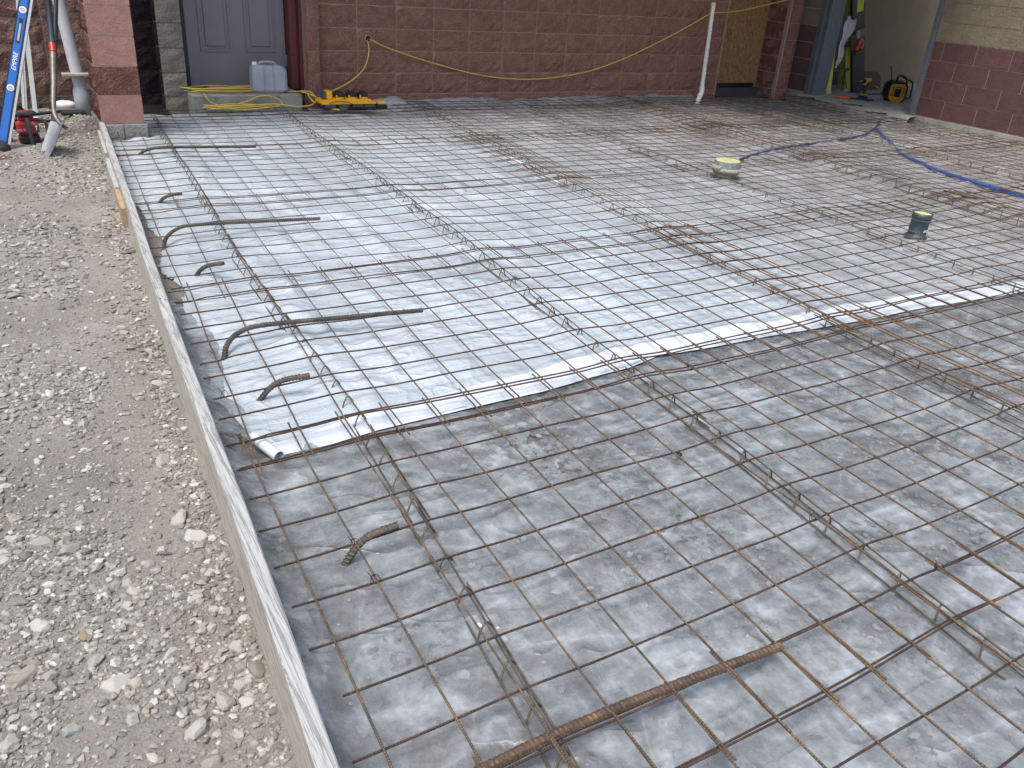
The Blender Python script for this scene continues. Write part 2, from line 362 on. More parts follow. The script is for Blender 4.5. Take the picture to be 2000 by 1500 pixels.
def spl(pts, step=.03):
    P = [np.array(p, float) for p in pts]; P = [2 * P[0] - P[1]] + P + [2 * P[-1] - P[-2]]; out = []
    for i in range(1, len(P) - 2):
        n = max(2, int(np.linalg.norm(P[i + 1] - P[i]) / step))
        for k in range(n):
            t = k / n; a, b, c, d = P[i - 1], P[i], P[i + 1], P[i + 2]
            out.append(.5 * ((2 * b) + (-a + c) * t + (2 * a - 5 * b + 4 * c - d) * t * t + (-a + 3 * b - 3 * c + d) * t ** 3))
    out.append(P[-2]); return out
def text_mesh(txt, size, parent, loc, rot, mat, name='lettering', shear=0, ext=.0008, scale=(1, 1, 1)):
    cu = bpy.data.curves.new(name, 'FONT'); cu.body = txt; cu.size = size; cu.align_x = 'CENTER'; cu.align_y = 'CENTER'; cu.shear = shear; cu.extrude = ext
    to = bpy.data.objects.new('tmp_text', cu); link(to); bpy.context.view_layer.update()
    me = bpy.data.meshes.new_from_object(to); bpy.data.objects.remove(to); bpy.data.curves.remove(cu)
    me.materials.clear(); me.materials.append(MAT[mat]); me.name = name
    return inst(name, me, loc, parent, rot, scale)

# ------------------------------------------------------------------ ground
def board_x(y):      # outer face of the form board
    return np.interp(y, [-1.5, .977, 1.78, 2.72, 3.7, 4.68, 6.1, 7.0], [.115, .276, .330, .380, .440, .505, .590, .645])
def gz(x, y):        # gravel yard height
    x = np.asarray(x, float); y = np.asarray(y, float)
    z = -.105 + .05 * np.clip((y - 2.5) / 4, 0, 1)
    z = z + (fbm(x * 1.3, y * 1.3, 3) - .5) * .06 + (fbm(x * 6, y * 6, 8, 4) - .5) * .03 + (fbm(x * 22, y * 22, 5, 3) - .5) * .012
    z = z + .10 * np.exp(-((x - .58) / .16) ** 2 - ((y - 7.45) / .45) ** 2) + .03 * np.exp(-((x - .4) / .12) ** 2 - ((y - 7.0) / .3) ** 2) + .05 * np.exp(-((x - .25) / .18) ** 2 - ((y - 6.6) / .2) ** 2)
    z = z - .03 * np.exp(-((x - .43) / .08) ** 2 - ((y - 6.5) / .35) ** 2)
    return z
def make_ground():
    m = MB(); m.add([(-400, -400, -.2), (400, -400, -.2), (400, 400, -.2), (-400, 400, -.2)], [(0, 1, 2, 3)])
    return meta(m.build('ground', 'ground'), kind='structure')
make_ground()
xs = np.concatenate([np.arange(-5, -1.6, .12), np.arange(-1.6, .72, .02)]); ys = np.concatenate([np.arange(-4, -.2, .12), np.arange(-.2, 8.42, .02)])
X, Y = np.meshgrid(xs, ys); Z = gz(X, Y)
edge = np.clip(np.minimum((X + 5) / .5, (Y + 4) / .5), 0, 1); Z = Z * edge + (-.21) * (1 - edge)
mask = (X[:-1, :-1] < np.where(Y[:-1, :-1] < 6.95, board_x(Y[:-1, :-1]) + .012, .66))
g = MB(); g.grid(X, Y, Z, mask)
yard = meta(g.build('gravel_yard', 'ground', keep=True), kind='structure'); W[yard.name] = Vector((0, 0, 0))
# sub-base under the sheeting
xs = np.arange(.1, 9.5, .06); ys = np.arange(-4, 9.8, .06); X, Y = np.meshgrid(xs, ys)
Z = -.085 + (fbm(X * 4, Y * 4, 21) - .5) * .02 + .012 * np.clip((Y - 2.6) / .5, 0, 1)
mask = (X[:-1, :-1] > board_x(Y[:-1, :-1]) - .06); X = np.maximum(X, board_x(Y) + .012)
g = MB(); g.grid(X, Y, Z, mask); bed = meta(g.build('stone_bed', 'bed', keep=True), kind='structure'); W[bed.name] = Vector((0, 0, 0))

ico_v = []; ph = (1 + 5 ** .5) / 2
for a, b in ((-1, ph), (1, ph), (-1, -ph), (1, -ph)): ico_v.append((a, b, 0))
for a, b in ((-1, ph), (1, ph), (-1, -ph), (1, -ph)): ico_v.append((0, a, b))
for a, b in ((ph, -1), (ph, 1), (-ph, -1), (-ph, 1)): ico_v.append((a, 0, b))
ico_v = np.array(ico_v) / math.hypot(1, ph)
ico_f = np.array([(0, 11, 5), (0, 5, 1), (0, 1, 7), (0, 7, 10), (0, 10, 11), (1, 5, 9), (5, 11, 4), (11, 10, 2), (10, 7, 6), (7, 1, 8), (3, 9, 4), (3, 4, 2), (3, 2, 6), (3, 6, 8), (3, 8, 9), (4, 9, 5), (2, 4, 11), (6, 2, 10), (8, 6, 7), (9, 8, 1)])
def stones(name, P, S, mat, parent, smooth=False):
    n = len(P); V = np.empty((n, 12, 3)); j = rng.uniform(.62, 1.25, (n, 12, 1)); V[:] = ico_v * j
    sc = np.stack([S * rng.uniform(.75, 1.35, n), S * rng.uniform(.65, 1.0, n), S * rng.uniform(.35, .75, n)], -1); V *= sc[:, None, :]
    az = rng.uniform(0, 2 * np.pi, n); tl = rng.normal(0, .35, n)
    c, s_ = np.cos(tl), np.sin(tl); y, z = V[..., 1].copy(), V[..., 2].copy(); V[..., 1] = y * c[:, None] - z * s_[:, None]; V[..., 2] = y * s_[:, None] + z * c[:, None]
    c, s_ = np.cos(az), np.sin(az); x, y = V[..., 0].copy(), V[..., 1].copy(); V[..., 0] = x * c[:, None] - y * s_[:, None]; V[..., 1] = x * s_[:, None] + y * c[:, None]
    V += P[:, None, :]; F = (ico_f[None] + (np.arange(n) * 12)[:, None, None]).reshape(-1, 3)
    me = bpy.data.meshes.new(name); me.vertices.add(n * 12); me.vertices.foreach_set('co', V.reshape(-1))
    nf = len(F); me.loops.add(nf * 3); me.polygons.add(nf); me.loops.foreach_set('vertex_index', F.reshape(-1).astype(np.int32))
    me.polygons.foreach_set('loop_start', np.arange(0, nf * 3, 3, dtype=np.int32)); me.polygons.foreach_set('use_smooth', np.full(nf, smooth))
    at = me.attributes.new('shade', 'FLOAT', 'POINT'); at.data.foreach_set('value', np.repeat(rng.random(n), 12))
    me.update(calc_edges=True); me.materials.append(MAT[mat]); o = bpy.data.objects.new(name, me); link(o)
    if parent: o.parent = parent
    o['kind'] = 'stuff'; return o
def scatter(n, x0, x1, y0, y1, pw):
    y = y0 + (y1 - y0) * rng.random(n) ** pw; x = x0 + (x1 - x0) * rng.random(n); return x, y
def density(x, y):       # where loose stone lies thick and where dust shows
    d = fbm(x * 2.6 + 3, y * 1.7, 31, 4) + .10 * np.clip((1.9 - y) / .8, 0, 1)
    path = np.exp(-((x - (.12 + .02 * y)) / .09) ** 2) * np.clip((y - 1.4) / .5, 0, 1) * np.clip((3.4 - y) / .6, 0, 1)
    far = np.clip((y - 2.2) / 2.5, 0, 1) * .25
    return np.clip((d - .38) * 5.0 - path * 1.1 - far * .5, .2, 1)
def yard_stones(n, s0, s1, y1, pw, keepk=1.0, name='gravel'):
    x, y = scatter(n, -1.35, .68, .2, y1, pw)
    vis = (x < np.where(y < 6.95, board_x(y) - .012, .655)) & (x > -.12 - .36 * (y < 20) * np.clip(1.0, 0, 1) - .16 * y - .25)
    d = density(x, y) * keepk; near = ((board_x(y) - x) < .09) | ((y > 6.6) & (x > .3)); d = np.where(near, np.maximum(d, .85), d)
    k = vis & (rng.random(n) < d); x, y = x[k], y[k]
    S = s0 + (s1 - s0) * rng.random(len(x)) ** 2.6
    z = gz(x, y) + S * .22; return stones(name, np.stack([x, y, z], -1), S, 'stones', yard)
yard_stones(34000, .0025, .006, 4.2, 1.4, 1.3, 'fine_gravel')
yard_stones(42000, .0045, .012, 3.4, 1.15, 1.0, 'gravel')
yard_stones(4200, .010, .019, 5.0, 1.3, .9, 'coarse_gravel')
yard_stones(34000, .0055, .016, 8.3, .72, .6, 'far_gravel')
yard_stones(1600, .012, .024, 6.5, .9, .8, 'coarse_gravel')
# single larger stones that can be told apart
proto = []
for k in range(9):
    n1 = MB(); v2 = {}; vv = [tuple(p) for p in ico_v]; ff = []
    def midp(a, b):
        key = (min(a, b), max(a, b))
        if key not in v2:
            p = (np.array(vv[a]) + np.array(vv[b])) / 2; p = p / np.linalg.norm(p); v2[key] = len(vv); vv.append(tuple(p))
        return v2[key]
    for a, b, c in ico_f:
        ab, bc, ca = midp(a, b), midp(b, c), midp(c, a); ff += [(a, ab, ca), (b, bc, ab), (c, ca, bc), (ab, bc, ca)]
    A = np.array(vv); A = A * (.8 + .4 * rng.random((len(A), 1)) ** 1.0)
    for q in range(4):          # cleave flat faces
        d = rng.normal(size=3); d /= np.linalg.norm(d); h = rng.uniform(.5, .75); pr = A @ d; A = A - np.outer(np.clip(pr - h, 0, None), d)
    A *= np.array([1.25, .9, .6]) * rng.uniform(.85, 1.15, 3)
    me = bpy.data.meshes.new('stone'); me.from_pydata([tuple(p) for p in A], [], ff); me.materials.append(MAT['stone1'])
    me.polygons.foreach_set('use_smooth', [False] * len(ff)); proto.append(me)
cand = 0; placed = []
big = [(.245, 2.06, .03), (.28, 1.42, .024), (.10, 1.1, .026), (.15, 1.06, .024), (.03, 1.02, .026), (.0, 1.5, .026), (.2, 1.36, .024), (.06, .83, .02), (.115, .86, .024), (-.09, 1.42, .018), (-.1, 2.1, .03), (-.03, 1.6, .02), (.22, .98, .022), (.255, 1.12, .02), (.2, 1.05, .018), (-.16, .9, .026), (.33, 2.9, .022), (-.12, 1.25, .024), (.14, 1.22, .022)]
while len(placed) < 290 and cand < 9000:
    cand += 1
    if big: x, y, S = big.pop()
    else:
        y = .35 + 4.2 * random.random() ** 1.9; x = random.uniform(-.45 - .16 * y, board_x(y) - .03); S = random.uniform(.010, .0135) + .019 * random.random() ** 4
        if random.random() > density(np.array(x), np.array(y)) + .1: continue
    if any((x - a) ** 2 + (y - b) ** 2 < (S + s2) ** 2 * 1.1 for a, b, s2 in placed): continue
    placed.append((x, y, S)); o = inst('stone', random.choice(proto), (x, y, float(gz(x, y)) + S * .22), yard, (random.gauss(0, .25), random.gauss(0, .25), random.uniform(0, 6.3)), (S, S, S))
# stones seen through the clear film
x, y = scatter(16000, .42, 3.9, .3, 2.6, 1.2); S = .004 + .013 * rng.random(len(x)) ** 2.6; dd = fbm(x * 1.4, y * 1.4, 71); k = rng.random(len(x)) < np.clip((dd - .35) * 3.5, .12, 1)
x, y, S = x[k], y[k], S[k]; S = np.where(rng.random(len(S)) < .012, S + .012, S)
stones('bed_gravel', np.stack([x, y, np.full(len(x), -.0785)], -1), S, 'bedstones', bed)

# ------------------------------------------------------------------ walls of blocks
bm_cache = {}
def block_mesh(w, h, d, rough, matname, var):
    key = (round(w, 3), round(h, 3), rough, matname, var)
    if key in bm_cache: return bm_cache[key]
    r = np.random.default_rng(var * 97 + int(w * 1000)); nx = max(2, int(w / .05)); nz = max(2, int(h / .045)); m = MB()
    if rough <= 0: nx = nz = 1
    xx = np.linspace(-w / 2, w / 2, nx + 1); zz = np.linspace(0, h, nz + 1); vs_ = []
    for j, z in enumerate(zz):
        for i, x in enumerate(xx):
            e = i in (0, nx) or j in (0, nz)
            vs_.append((x, (0 if e else -abs(r.normal(.7, .45)) * rough) + (r.uniform(-.1, .35) * rough if e else 0), z))
    fs = [(j * (nx + 1) + i, j * (nx + 1) + i + 1, (j + 1) * (nx + 1) + i + 1, (j + 1) * (nx + 1) + i) for j in range(nz) for i in range(nx)]
    m.add(vs_, fs, 0, False)
    # chamfered sides to the joint
    c = .003; ring = [i for i in range(nx + 1)] + [j * (nx + 1) + nx for j in range(1, nz + 1)] + [nz * (nx + 1) + i for i in range(nx - 1, -1, -1)] + [j * (nx + 1) for j in range(nz - 1, 0, -1)]
    back = [(min(max(vs_[i][0], -w / 2), w / 2), d, vs_[i][2]) for i in ring]
    m.add([vs_[i] for i in ring] + back, [(i, (i + 1) % len(ring) , (i + 1) % len(ring) + len(ring), i + len(ring)) for i in range(len(ring))][::1])
    me = bpy.data.meshes.new('block'); me.from_pydata(m.v, [], [tuple(f) for f in m.f]); me.materials.append(MAT[matname]); me.update()
    bm_cache[key] = me; return me
J = .010
def blocks(parent, origin, ang, rows, depth=.012, rough=.014, nvar=5):
    """rows: list of (z0, z1, [(u0,u1,mat,rough)...]); u runs along the wall, seen from outside left to right"""
    ca, sa = math.cos(ang), math.sin(ang); k = 0
    for z0, z1, cells in rows:
        for u0, u1, mt, rg in cells:
            uc = (u0 + u1) / 2; me = block_mesh(u1 - u0 - J, z1 - z0 - J, depth, rg, mt, random.randrange(nvar))
            off = random.uniform(-.0015, .0015)
            inst('block', me, (origin[0] + ca * uc + sa * -off, origin[1] + sa * uc, z0 + J / 2), parent, (0, 0, ang + random.gauss(0, .002)))
C0 = .064; BH = .2032; BW = .4064
def stack(us, zs, mt, rg): return [(zs[i], zs[i + 1], [(us[j], us[j + 1], mt, rg) for j in range(len(us) - 1)]) for i in range(len(zs) - 1)]
ZS = [C0 + BH * k for k in range(-1, 10)]
YB = 8.176
# main split-face wall
us = [2.728 + BW * i for i in range(13)] + [7.90]
mw = empty('block_wall', (5.3, YB, -.15), 'long stack-bond wall of rust red split-face blocks behind the mesh', 'wall')
MB().box(2.60, 7.90, YB + .0045, YB + .2, -.2, 2.72).build('mortar', 'mortardark', mw)
blocks(mw, (0, YB), 0, stack(us, ZS, 'split', .016), .006)
# pilaster right of the grey door
pw_ = empty('block_pilaster', (2.63, 8.08, -.15), 'narrow red block pilaster between grey door and long wall', 'pilaster')
MB().box(2.605, 2.722, 8.088, YB + .004, -.2, 2.72).build('mortar', 'mortardark', pw_)
blocks(pw_, (0, 8.08), 0, stack([2.60, 2.727], ZS, 'split', .012), .05)
# left wall behind the tools
lw = empty('block_wall', (-.9, 8.37, -.15), 'rough red block wall behind the shovel and white strips', 'wall')
MB().box(-4, .963, 8.378, 8.6, -.2, 2.72).build('mortar', 'mortar', lw)
ul = [.03 - .4064 * i for i in range(10, 0, -1)] + [.03, .46, .66, .96]
ZL = [C0 - .012 + .2032 * k for k in range(-1, 10)]
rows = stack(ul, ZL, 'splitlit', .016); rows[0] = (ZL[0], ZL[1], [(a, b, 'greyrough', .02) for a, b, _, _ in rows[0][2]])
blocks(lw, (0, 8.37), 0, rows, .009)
# front pillar
pl = empty('block_pillar', (.815, 7.2, -.2), 'salmon red block pillar on grey footing at end of form board', 'pillar')
MB().box(.671, .961, 7.004, 7.396, -.2, 2.72).build('mortar', 'mortar', pl)
ZP = [.062 + BH * k for k in range(0, 11)]
blocks(pl, (0, 7.0), 0, [(ZP[i], ZP[i + 1], [(.662, .970, 'pillarrough' if i == 1 else 'pillar', .004 if i == 1 else .0)]) for i in range(10)], .009)
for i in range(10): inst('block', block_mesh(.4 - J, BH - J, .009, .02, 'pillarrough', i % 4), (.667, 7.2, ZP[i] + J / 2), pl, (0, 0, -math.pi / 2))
for i in range(10): inst('block', block_mesh(.4 - J, BH - J, .009, .012, 'darkblock', i % 4), (.965, 7.2, ZP[i] + J / 2), pl, (0, 0, math.pi / 2))  # alcove-side face darkened in its colour to stand for shade
for u0, u1 in ((.655, .815), (.815, .985)):
    b = MB(); b.rbox(u0 + .003, u1 - .003, 6.985, 7.4, -.2, .058, .004); b.build('footing_block', 'footing', pl)
# alcove between pillar and door; deep shade painted into its near-black surfaces
al = empty('alcove', (1.15, 9, -.2), 'unlit alcove lined with dark painted blocks behind the pillar', 'alcove')
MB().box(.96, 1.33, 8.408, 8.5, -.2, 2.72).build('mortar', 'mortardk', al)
MB().box(.985, 1.318, 7.9, 8.4, -.2, -.035).build('floor_slab', 'black', al)  # black slab laid in for the shadow on the alcove floor
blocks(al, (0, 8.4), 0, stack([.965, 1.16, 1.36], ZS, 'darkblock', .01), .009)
# grey column left of the door
gc = empty('block_column', (1.42, 8.25, -.15), 'unpainted grey block column left of the grey door', 'column')
MB().box(1.335, 1.515, YB + .008, 9.6, -.2, 2.72).build('mortar', 'mortardark', gc)
blocks(gc, (0, YB), 0, stack([1.318, 1.528], ZS, 'cmu', .008), .009)
for i in range(10): inst('block', block_mesh(.4 - J, BH - J, .009, .014, 'darkblock', i % 4), (1.328, YB + .205, ZS[i] + J / 2), gc, (0, 0, -math.pi / 2))  # side towards the alcove coloured near-black for its shade
# door set
dr = empty('door', (2.05, 8.4, .1), 'closed mauve grey four-panel door above the concrete step', 'door')
d = MB(); d.box(1.60, 2.495, 8.405, 8.445, .105, 2.13); leaf = d.build('door_leaf', 'door', dr)
for (a, b, c_, e) in ((1.71, 1.99, .42, 1.02), (2.12, 2.40, .42, 1.02), (1.71, 1.99, 1.14, 2.0), (2.12, 2.40, 1.14, 2.0)):
    f = MB()
    for k, (i0, y0) in enumerate(((0, 8.396), (.022, 8.401))):
        pass
    w = .018
    f.rbox(a, b, 8.394, 8.406, c_, c_ + w, .003); f.rbox(a, b, 8.394, 8.406, e - w, e, .003); f.rbox(a, a + w, 8.394, 8.406, c_ + w, e - w, .003); f.rbox(b - w, b, 8.394, 8.406, c_ + w, e - w, .003)
    f.rbox(a + .05, b - .05, 8.393, 8.406, c_ + .05, e - .05, .005)
    f.build('panel_moulding', 'door', leaf)
for z in (.30, 1.1, 1.9):
    f = MB(); f.box(2.478, 2.503, 8.392, 8.404, z, z + .1); f.tube([(2.497, 8.390, z - .003), (2.497, 8.390, z + .103)], .006, 8); f.build('hinge', 'hinge', leaf)
f = MB(); f.box(1.56, 1.592, 8.37, 8.46, .09, 2.17); f.build('frame_jamb', 'black', dr)
f = MB(); f.rbox(2.503, 2.575, 8.27, 8.46, .105, 2.17, .006); f.rbox(2.575, 2.60, 8.2, 8.46, .0, 2.17, .004); f.build('frame_jamb', 'darkred', dr)
f = MB(); f.box(1.53, 2.60, 8.46, 8.5, -.1, 2.72); f.box(1.53, 2.6, 8.3, 8.46, 2.18, 2.72); f.build('backing', 'mortardk', dr)
st = MB(); st.rbox(1.515, 2.515, 8.0, 8.5, -.2, .104, .012); meta(st.build('door_step', 'concrete'), 'grey concrete step under the door with yellow cord on it', 'step')
# OSB boarded opening and right pier
ob = empty('boarded_opening', (8.4, 8.5, -.1), 'doorway boarded up with brown OSB beside the white standpipe', 'boarded doorway')
f = MB(); f.box(7.95, 8.93, 8.50, 8.515, .10, 2.72); f.build('osb_panel', 'osb', ob)
f = MB(); f.box(7.9, 8.93, 8.52, 8.6, -.2, 2.72); f.build('backing', 'black', ob)
f = MB(); f.box(7.9, 8.93, 8.44, 8.52, -.2, .045); f.build('sill', 'dkgrey', ob)
f = MB(); f.box(7.905, 7.93, YB + .01, 8.52, -.2, 2.72); f.build('jamb', 'mortardark', ob)
pr = empty('block_pier', (9.03, 8.3, -.15), 'red block pier with pink mortar smears right of the OSB', 'pier')
MB().box(8.938, 9.17, YB - .022, 8.6, -.2, 2.72).build('mortar', 'mortarpink', pr)
blocks(pr, (0, YB - .03), 0, stack([8.985, 9.18], ZS, 'split', .014), .009)
for i in range(len(ZS) - 1):
    inst('block', block_mesh(.30, BH - J, .009, .003, 'pink', i % 4), (8.932, YB + .16, ZS[i] + J / 2), pr, (0, 0, -math.pi / 2))
MB().tube([(8.955, YB - .028, -.15), (8.955, YB - .028, 2.7)], .018, 8).build('corner_edge', 'mortardark', pr)
# right wall (faces -X); u runs from far to near
XR = 9.399; S0 = 5.998; ZR0 = .049
rw = empty('block_wall', (XR, 4.2, -.2), 'running-bond wall of purple blocks with cream blocks above', 'wall')
MB().box(XR + .006, XR + .2, -1.5, 6.34, -.2, 2.72).build('mortar', 'mortarpink', rw)
MB().box(XR + .006, XR + .2, 8.03, 8.45, -.2, 2.72).build('mortar', 'mortarpink', rw)
for k in range(10):
    s0 = S0 - (.2032 if k % 2 == 0 else 0) + .2032; ey = []
    y = S0 + (.2032 if k % 2 == 1 else 0); y = y if y < 6.34 else y - BW
    ed = [6.335]; yy = y
    while yy > .4: ed.append(yy); yy -= BW
    mt = 'purple' if k < 4 else 'cream'
    for a, b in zip(ed[:-1], ed[1:]):
        if a - b < .06: continue
        inst('block', block_mesh(a - b - J, BH - J, .007, 0, mt, 0), (XR, (a + b) / 2, ZR0 + k * BH + J / 2), rw, (0, 0, -math.pi / 2))
    inst('block', block_mesh(.30, BH - J, .007, 0, mt, 0), (XR, 8.19, ZR0 + k * BH + J / 2), rw, (0, 0, -math.pi / 2))
f = MB(); yv = np.arange(-1.5, 6.5, .1); 
f.box(XR - .035, XR + .01, -1.5, 6.34, -.2, .038); f.build('footing', 'concrete', rw)
f = MB(); f.box(XR - .03, XR + .01, 8.02, 8.4, -.2, .038); f.build('footing', 'concrete', rw)
# room behind the right-hand doorway
rf = MB(); rf.box(9.37, 14, 6.34, 8.02, -.2, .036); rf.box(9.62, 14, 8.02, 9.6, -.2, .036); rf.box(9.62, 14, 2, 6.34, -.2, .036)
meta(rf.build('room_floor', 'concrete'), kind='structure')
led = MB(); ly = np.linspace(6.28, 8.03, 24); fx = [9.27 - .28 * math.exp(-((y - 6.9) / .5) ** 2) + random.uniform(-.012, .012) for y in ly]
vs_ = []
for y, x in zip(ly, fx): vs_ += [(9.372, y, -.2), (x - .02, y, -.2), (x, y, .0 + random.uniform(-.006, .006)), (x + .04, y, .028), (9.372, y, .034)]
led.add(vs_, [(i * 5 + j, i * 5 + j + 1, i * 5 + j + 6, i * 5 + j + 5) for i in range(23) for j in range(4)], 0, True)
meta(led.build('threshold_ledge', 'concrete'), 'chipped concrete ledge below the open doorway on the right', 'ledge')
iw = MB(); iw.box(9.6, 14, 8.72, 8.8, .0, 2.72); meta(iw.build('interior_wall', 'drywall'), kind='structure')
iw = MB(); iw.box(9.6, 14, 1.9, 2.0, .0, 2.72); meta(iw.build('interior_wall', 'drywall'), kind='structure')
bkt = MB(); bkt.box(9.6, 10.95, 8.66, 8.716, .037, 2.72); meta(bkt.build('black_partition', 'black'), 'black panel behind the yellow ladder in the doorway', 'panel')
jb = MB()
for a, b, x in ((7.86, 7.92, 9.37), (7.92, 7.965, 9.345), (7.965, 8.03, 9.37)): jb.rbox(x, 9.62, a + .001, b - .001, -.02, 2.72, .004)
meta(jb.build('steel_jamb', 'steelgrey'), 'stepped grey steel door jamb left of the ladder', 'door jamb')
jb = MB(); jb.rbox(9.375, 9.62, 6.343, 6.40, -.06, 2.72, .004); meta(jb.build('steel_jamb', 'steelgrey'), 'grey steel door jamb beside the purple blocks and radio', 'door jamb')
# roof over the slab, out of view; far-right part added to darken that corner
rfv = MB(); rfv.box(.60, 9.6, 6.8, 9.8, 2.73, 2.95); rfv.box(6.4, 9.6, 5.6, 6.8, 2.73, 2.95); rfv.box(9.6, 12.1, 1.0, 9.8, 2.73, 2.95); rfv.box(-4, .6, 8.37, 9.8, 2.73, 2.95)  # front-right box added for shade; room box cut short to admit light
meta(rfv.build('roof', 'paint'), kind='structure')

# ------------------------------------------------------------------ sheeting
TL = [([.5, 1.47, 2.25, 4.1, 6.5, 8.1], [.70, .79, .850, .905, 1.06, 1.16]), ([.5, 1.6, 2.54, 3.98, 6.94, 8.1], [1.80, 1.905, 1.945, 2.085, 2.22, 2.3]),
      ([.5, 1.31, 2.14, 2.96, 4.85, 7.47], [3.02, 3.08, 3.14, 3.21, 3.40, 3.66]), ([.5, 2.31, 3.17, 4.2, 7.33], [4.45, 4.57, 4.65, 4.66, 4.78]),
      ([.5, 3.1, 4.1, 6.5], [5.9, 6.0, 6.03, 6.2]), ([.5, 4.2, 5.3, 7.5], [7.45, 7.58, 7.66, 7.7]), ([.5, 5, 6.6], [8.85, 8.95, 8.97])]
AMP = [.010, .012, .012, .012, .034, .02, .012]
def tx(k, y): return np.interp(y, TL[k][0], TL[k][1])
def zmesh(x, y):
    x = np.asarray(x, float); y = np.asarray(y, float)
    z = -.007 + (fbm(x * 1.1 + 5, y * .9, 41, 3) - .5) * .015
    for k in range(7):
        a = AMP[k] * (1 + .5 * (vnoise(y * 1.5, np.zeros_like(y) + k, 55) - .5)); z = z + a * np.exp(-((x - tx(k, y)) / (.13 if k != 4 else .2)) ** 2)
    return z
def hsheet(x, y): return -.062 + (fbm(x * 2.1, y * 2.1, 61, 4) - .5) * .016
# clear film
xs = np.arange(.30, 6.2, .02); ys = np.arange(-.5, 3.75, .02); X, Y = np.meshgrid(xs, ys)
Z = hsheet(X, Y) + np.abs(fbm(X * 3 + Y * 1.4, Y * 1.2 - X * .6, 63, 3) - .5) * -.02 + .006
rid = 1 - np.abs(fbm(X * 1.2 - Y * .5, Y * 1.9 + X * .6, 66, 3) - .5) * 14; Z = Z + .017 * np.clip(rid, 0, 1) ** 2
cl = np.clip((board_x(Y) + .17 - X) / .13, 0, 1); Z = Z + .075 * cl ** 2.2 * (.6 + .8 * fbm(Y * 3, Y * 0, 68, 2)) + np.clip(cl * 3, 0, 1) * (np.abs(fbm(X * 5, Y * 3, 64, 3) - .5)) * .05
Z = np.maximum(Z, -.075); Z = np.where((Y > 2.24) & (X > .5), np.minimum(Z, hsheet(X, Y) + .001), Z)
mx = X[:-1, :-1]; my = Y[:-1, :-1]; bx = board_x(my) + .042
mask = (mx > bx - .022) & ((my < 2.45) | ((my < 3.5 + .15 * np.sin(mx * 30)) & (mx < .75)))
f = MB(); f.grid(X, Y, Z, mask); meta(f.build('clear_plastic_sheet', 'clear', keep=True), 'clear fogged plastic film over gravel in the foreground', 'plastic sheet')
# white sheet
WE = [(6.59, .68), (5.91, .64), (5.26, .59), (5.08, .63), (4.74, .60), (4.49, .64), (4.30, .61), (3.99, .53), (3.75, .59), (3.48, .53), (3.29, .52), (3.08, .56), (2.97, .57), (2.84, .51), (2.68, .48), (2.58, .49), (2.43, .50), (2.32, .52), (2.23, .56), (2.1, .6)][::-1]
SB = [(.4, 2.2), (.72, 2.2), (.91, 2.23), (1.22, 2.24), (1.56, 2.24), (1.79, 2.26), (1.99, 2.27), (2.16, 2.31), (2.48, 2.29), (2.78, 2.29), (3.1, 2.27), (3.44, 2.25), (3.82, 2.24), (4.42, 2.2), (6, 2.15), (9.4, 2.1)]
xs = np.arange(.42, 9.40, .0225); ys = np.arange(2.06, 8.17, .0225); X, Y = np.meshgrid(xs, ys)
def zwhite(X, Y):
    sbl = np.interp(X, [a for a, b in SB], [b for a, b in SB]); flat = (.22 + .78 * np.clip((Y - sbl) / .3, 0, 1)) * (.3 + .7 * np.clip((X - .62) / .2, 0, 1))
    Z = hsheet(X, Y) + .008 + flat * np.abs(fbm(X * 2.4 + Y * 1.1, Y * 1.8 - X * .6, 73, 3) - .5) * .095
    rid = 1 - np.abs(fbm(X * 1.7 + Y * .8, Y * 1.1 - X * 1.2, 76, 4) - .5) * 16; Z = Z + .016 * flat * np.clip(rid, 0, 1) ** 1.5
    return Z
Z = zwhite(X, Y)
Z = Z + .055 * np.clip((Y - 8.02) / .1, 0, 1) * (.5 + 1.0 * fbm(X * 2, Y * 0, 77)) * (X > 3.2) * (X < 7.5) + .07 * np.exp(-((X - 3.5) / .12) ** 2 - ((Y - 8.0) / .12) ** 2)
Z = np.where((X < 2.6) & (Y > 7.9), hsheet(X, Y) + .01, Z)
Yw = np.where(Y > 8.14, 8.145, Y)
le = np.interp(ys, [a for a, b in WE] + [9], [b for a, b in WE] + [.7])[:, None] + (fbm(0 * X[:, :1] + 3, Y[:, :1] * 7, 79, 3) - .5) * .05
Xw = np.where(np.abs(X - le) <= .0113, le + .0005, X)
sb = np.interp(xs, [a for a, b in SB], [b for a, b in SB])[None, :]
mask = ((Xw > le) & (Y > sb) & ~((Y > 6.93) & (X < 1.0)) & ~((Y > 7.97) & (X < 2.56)) & ~((X > 7.85) & (Y > 8.1)) & (X < 9.36) & ~((X > 8.9) & (Y > 6.3)))[:-1, :-1]
# snap the mesh edge onto the cut line so that it reads as a clean edge
Ys = np.where((Y > sb - .0225) & (Y <= sb + .0225), sb + .001, Yw)
Z = Z - .014 * np.clip(1 - (X - le) / .1, 0, 1) * (Y > 2.5) * (Y < 6.9)
f = MB(); f.grid(Xw, Ys, Z, mask); ws = meta(f.build('white_plastic_sheet', 'white', keep=True), 'wrinkled white plastic vapour sheet under most of the wire mesh', 'plastic sheet'); W[ws.name] = Vector((0, 0, 0))
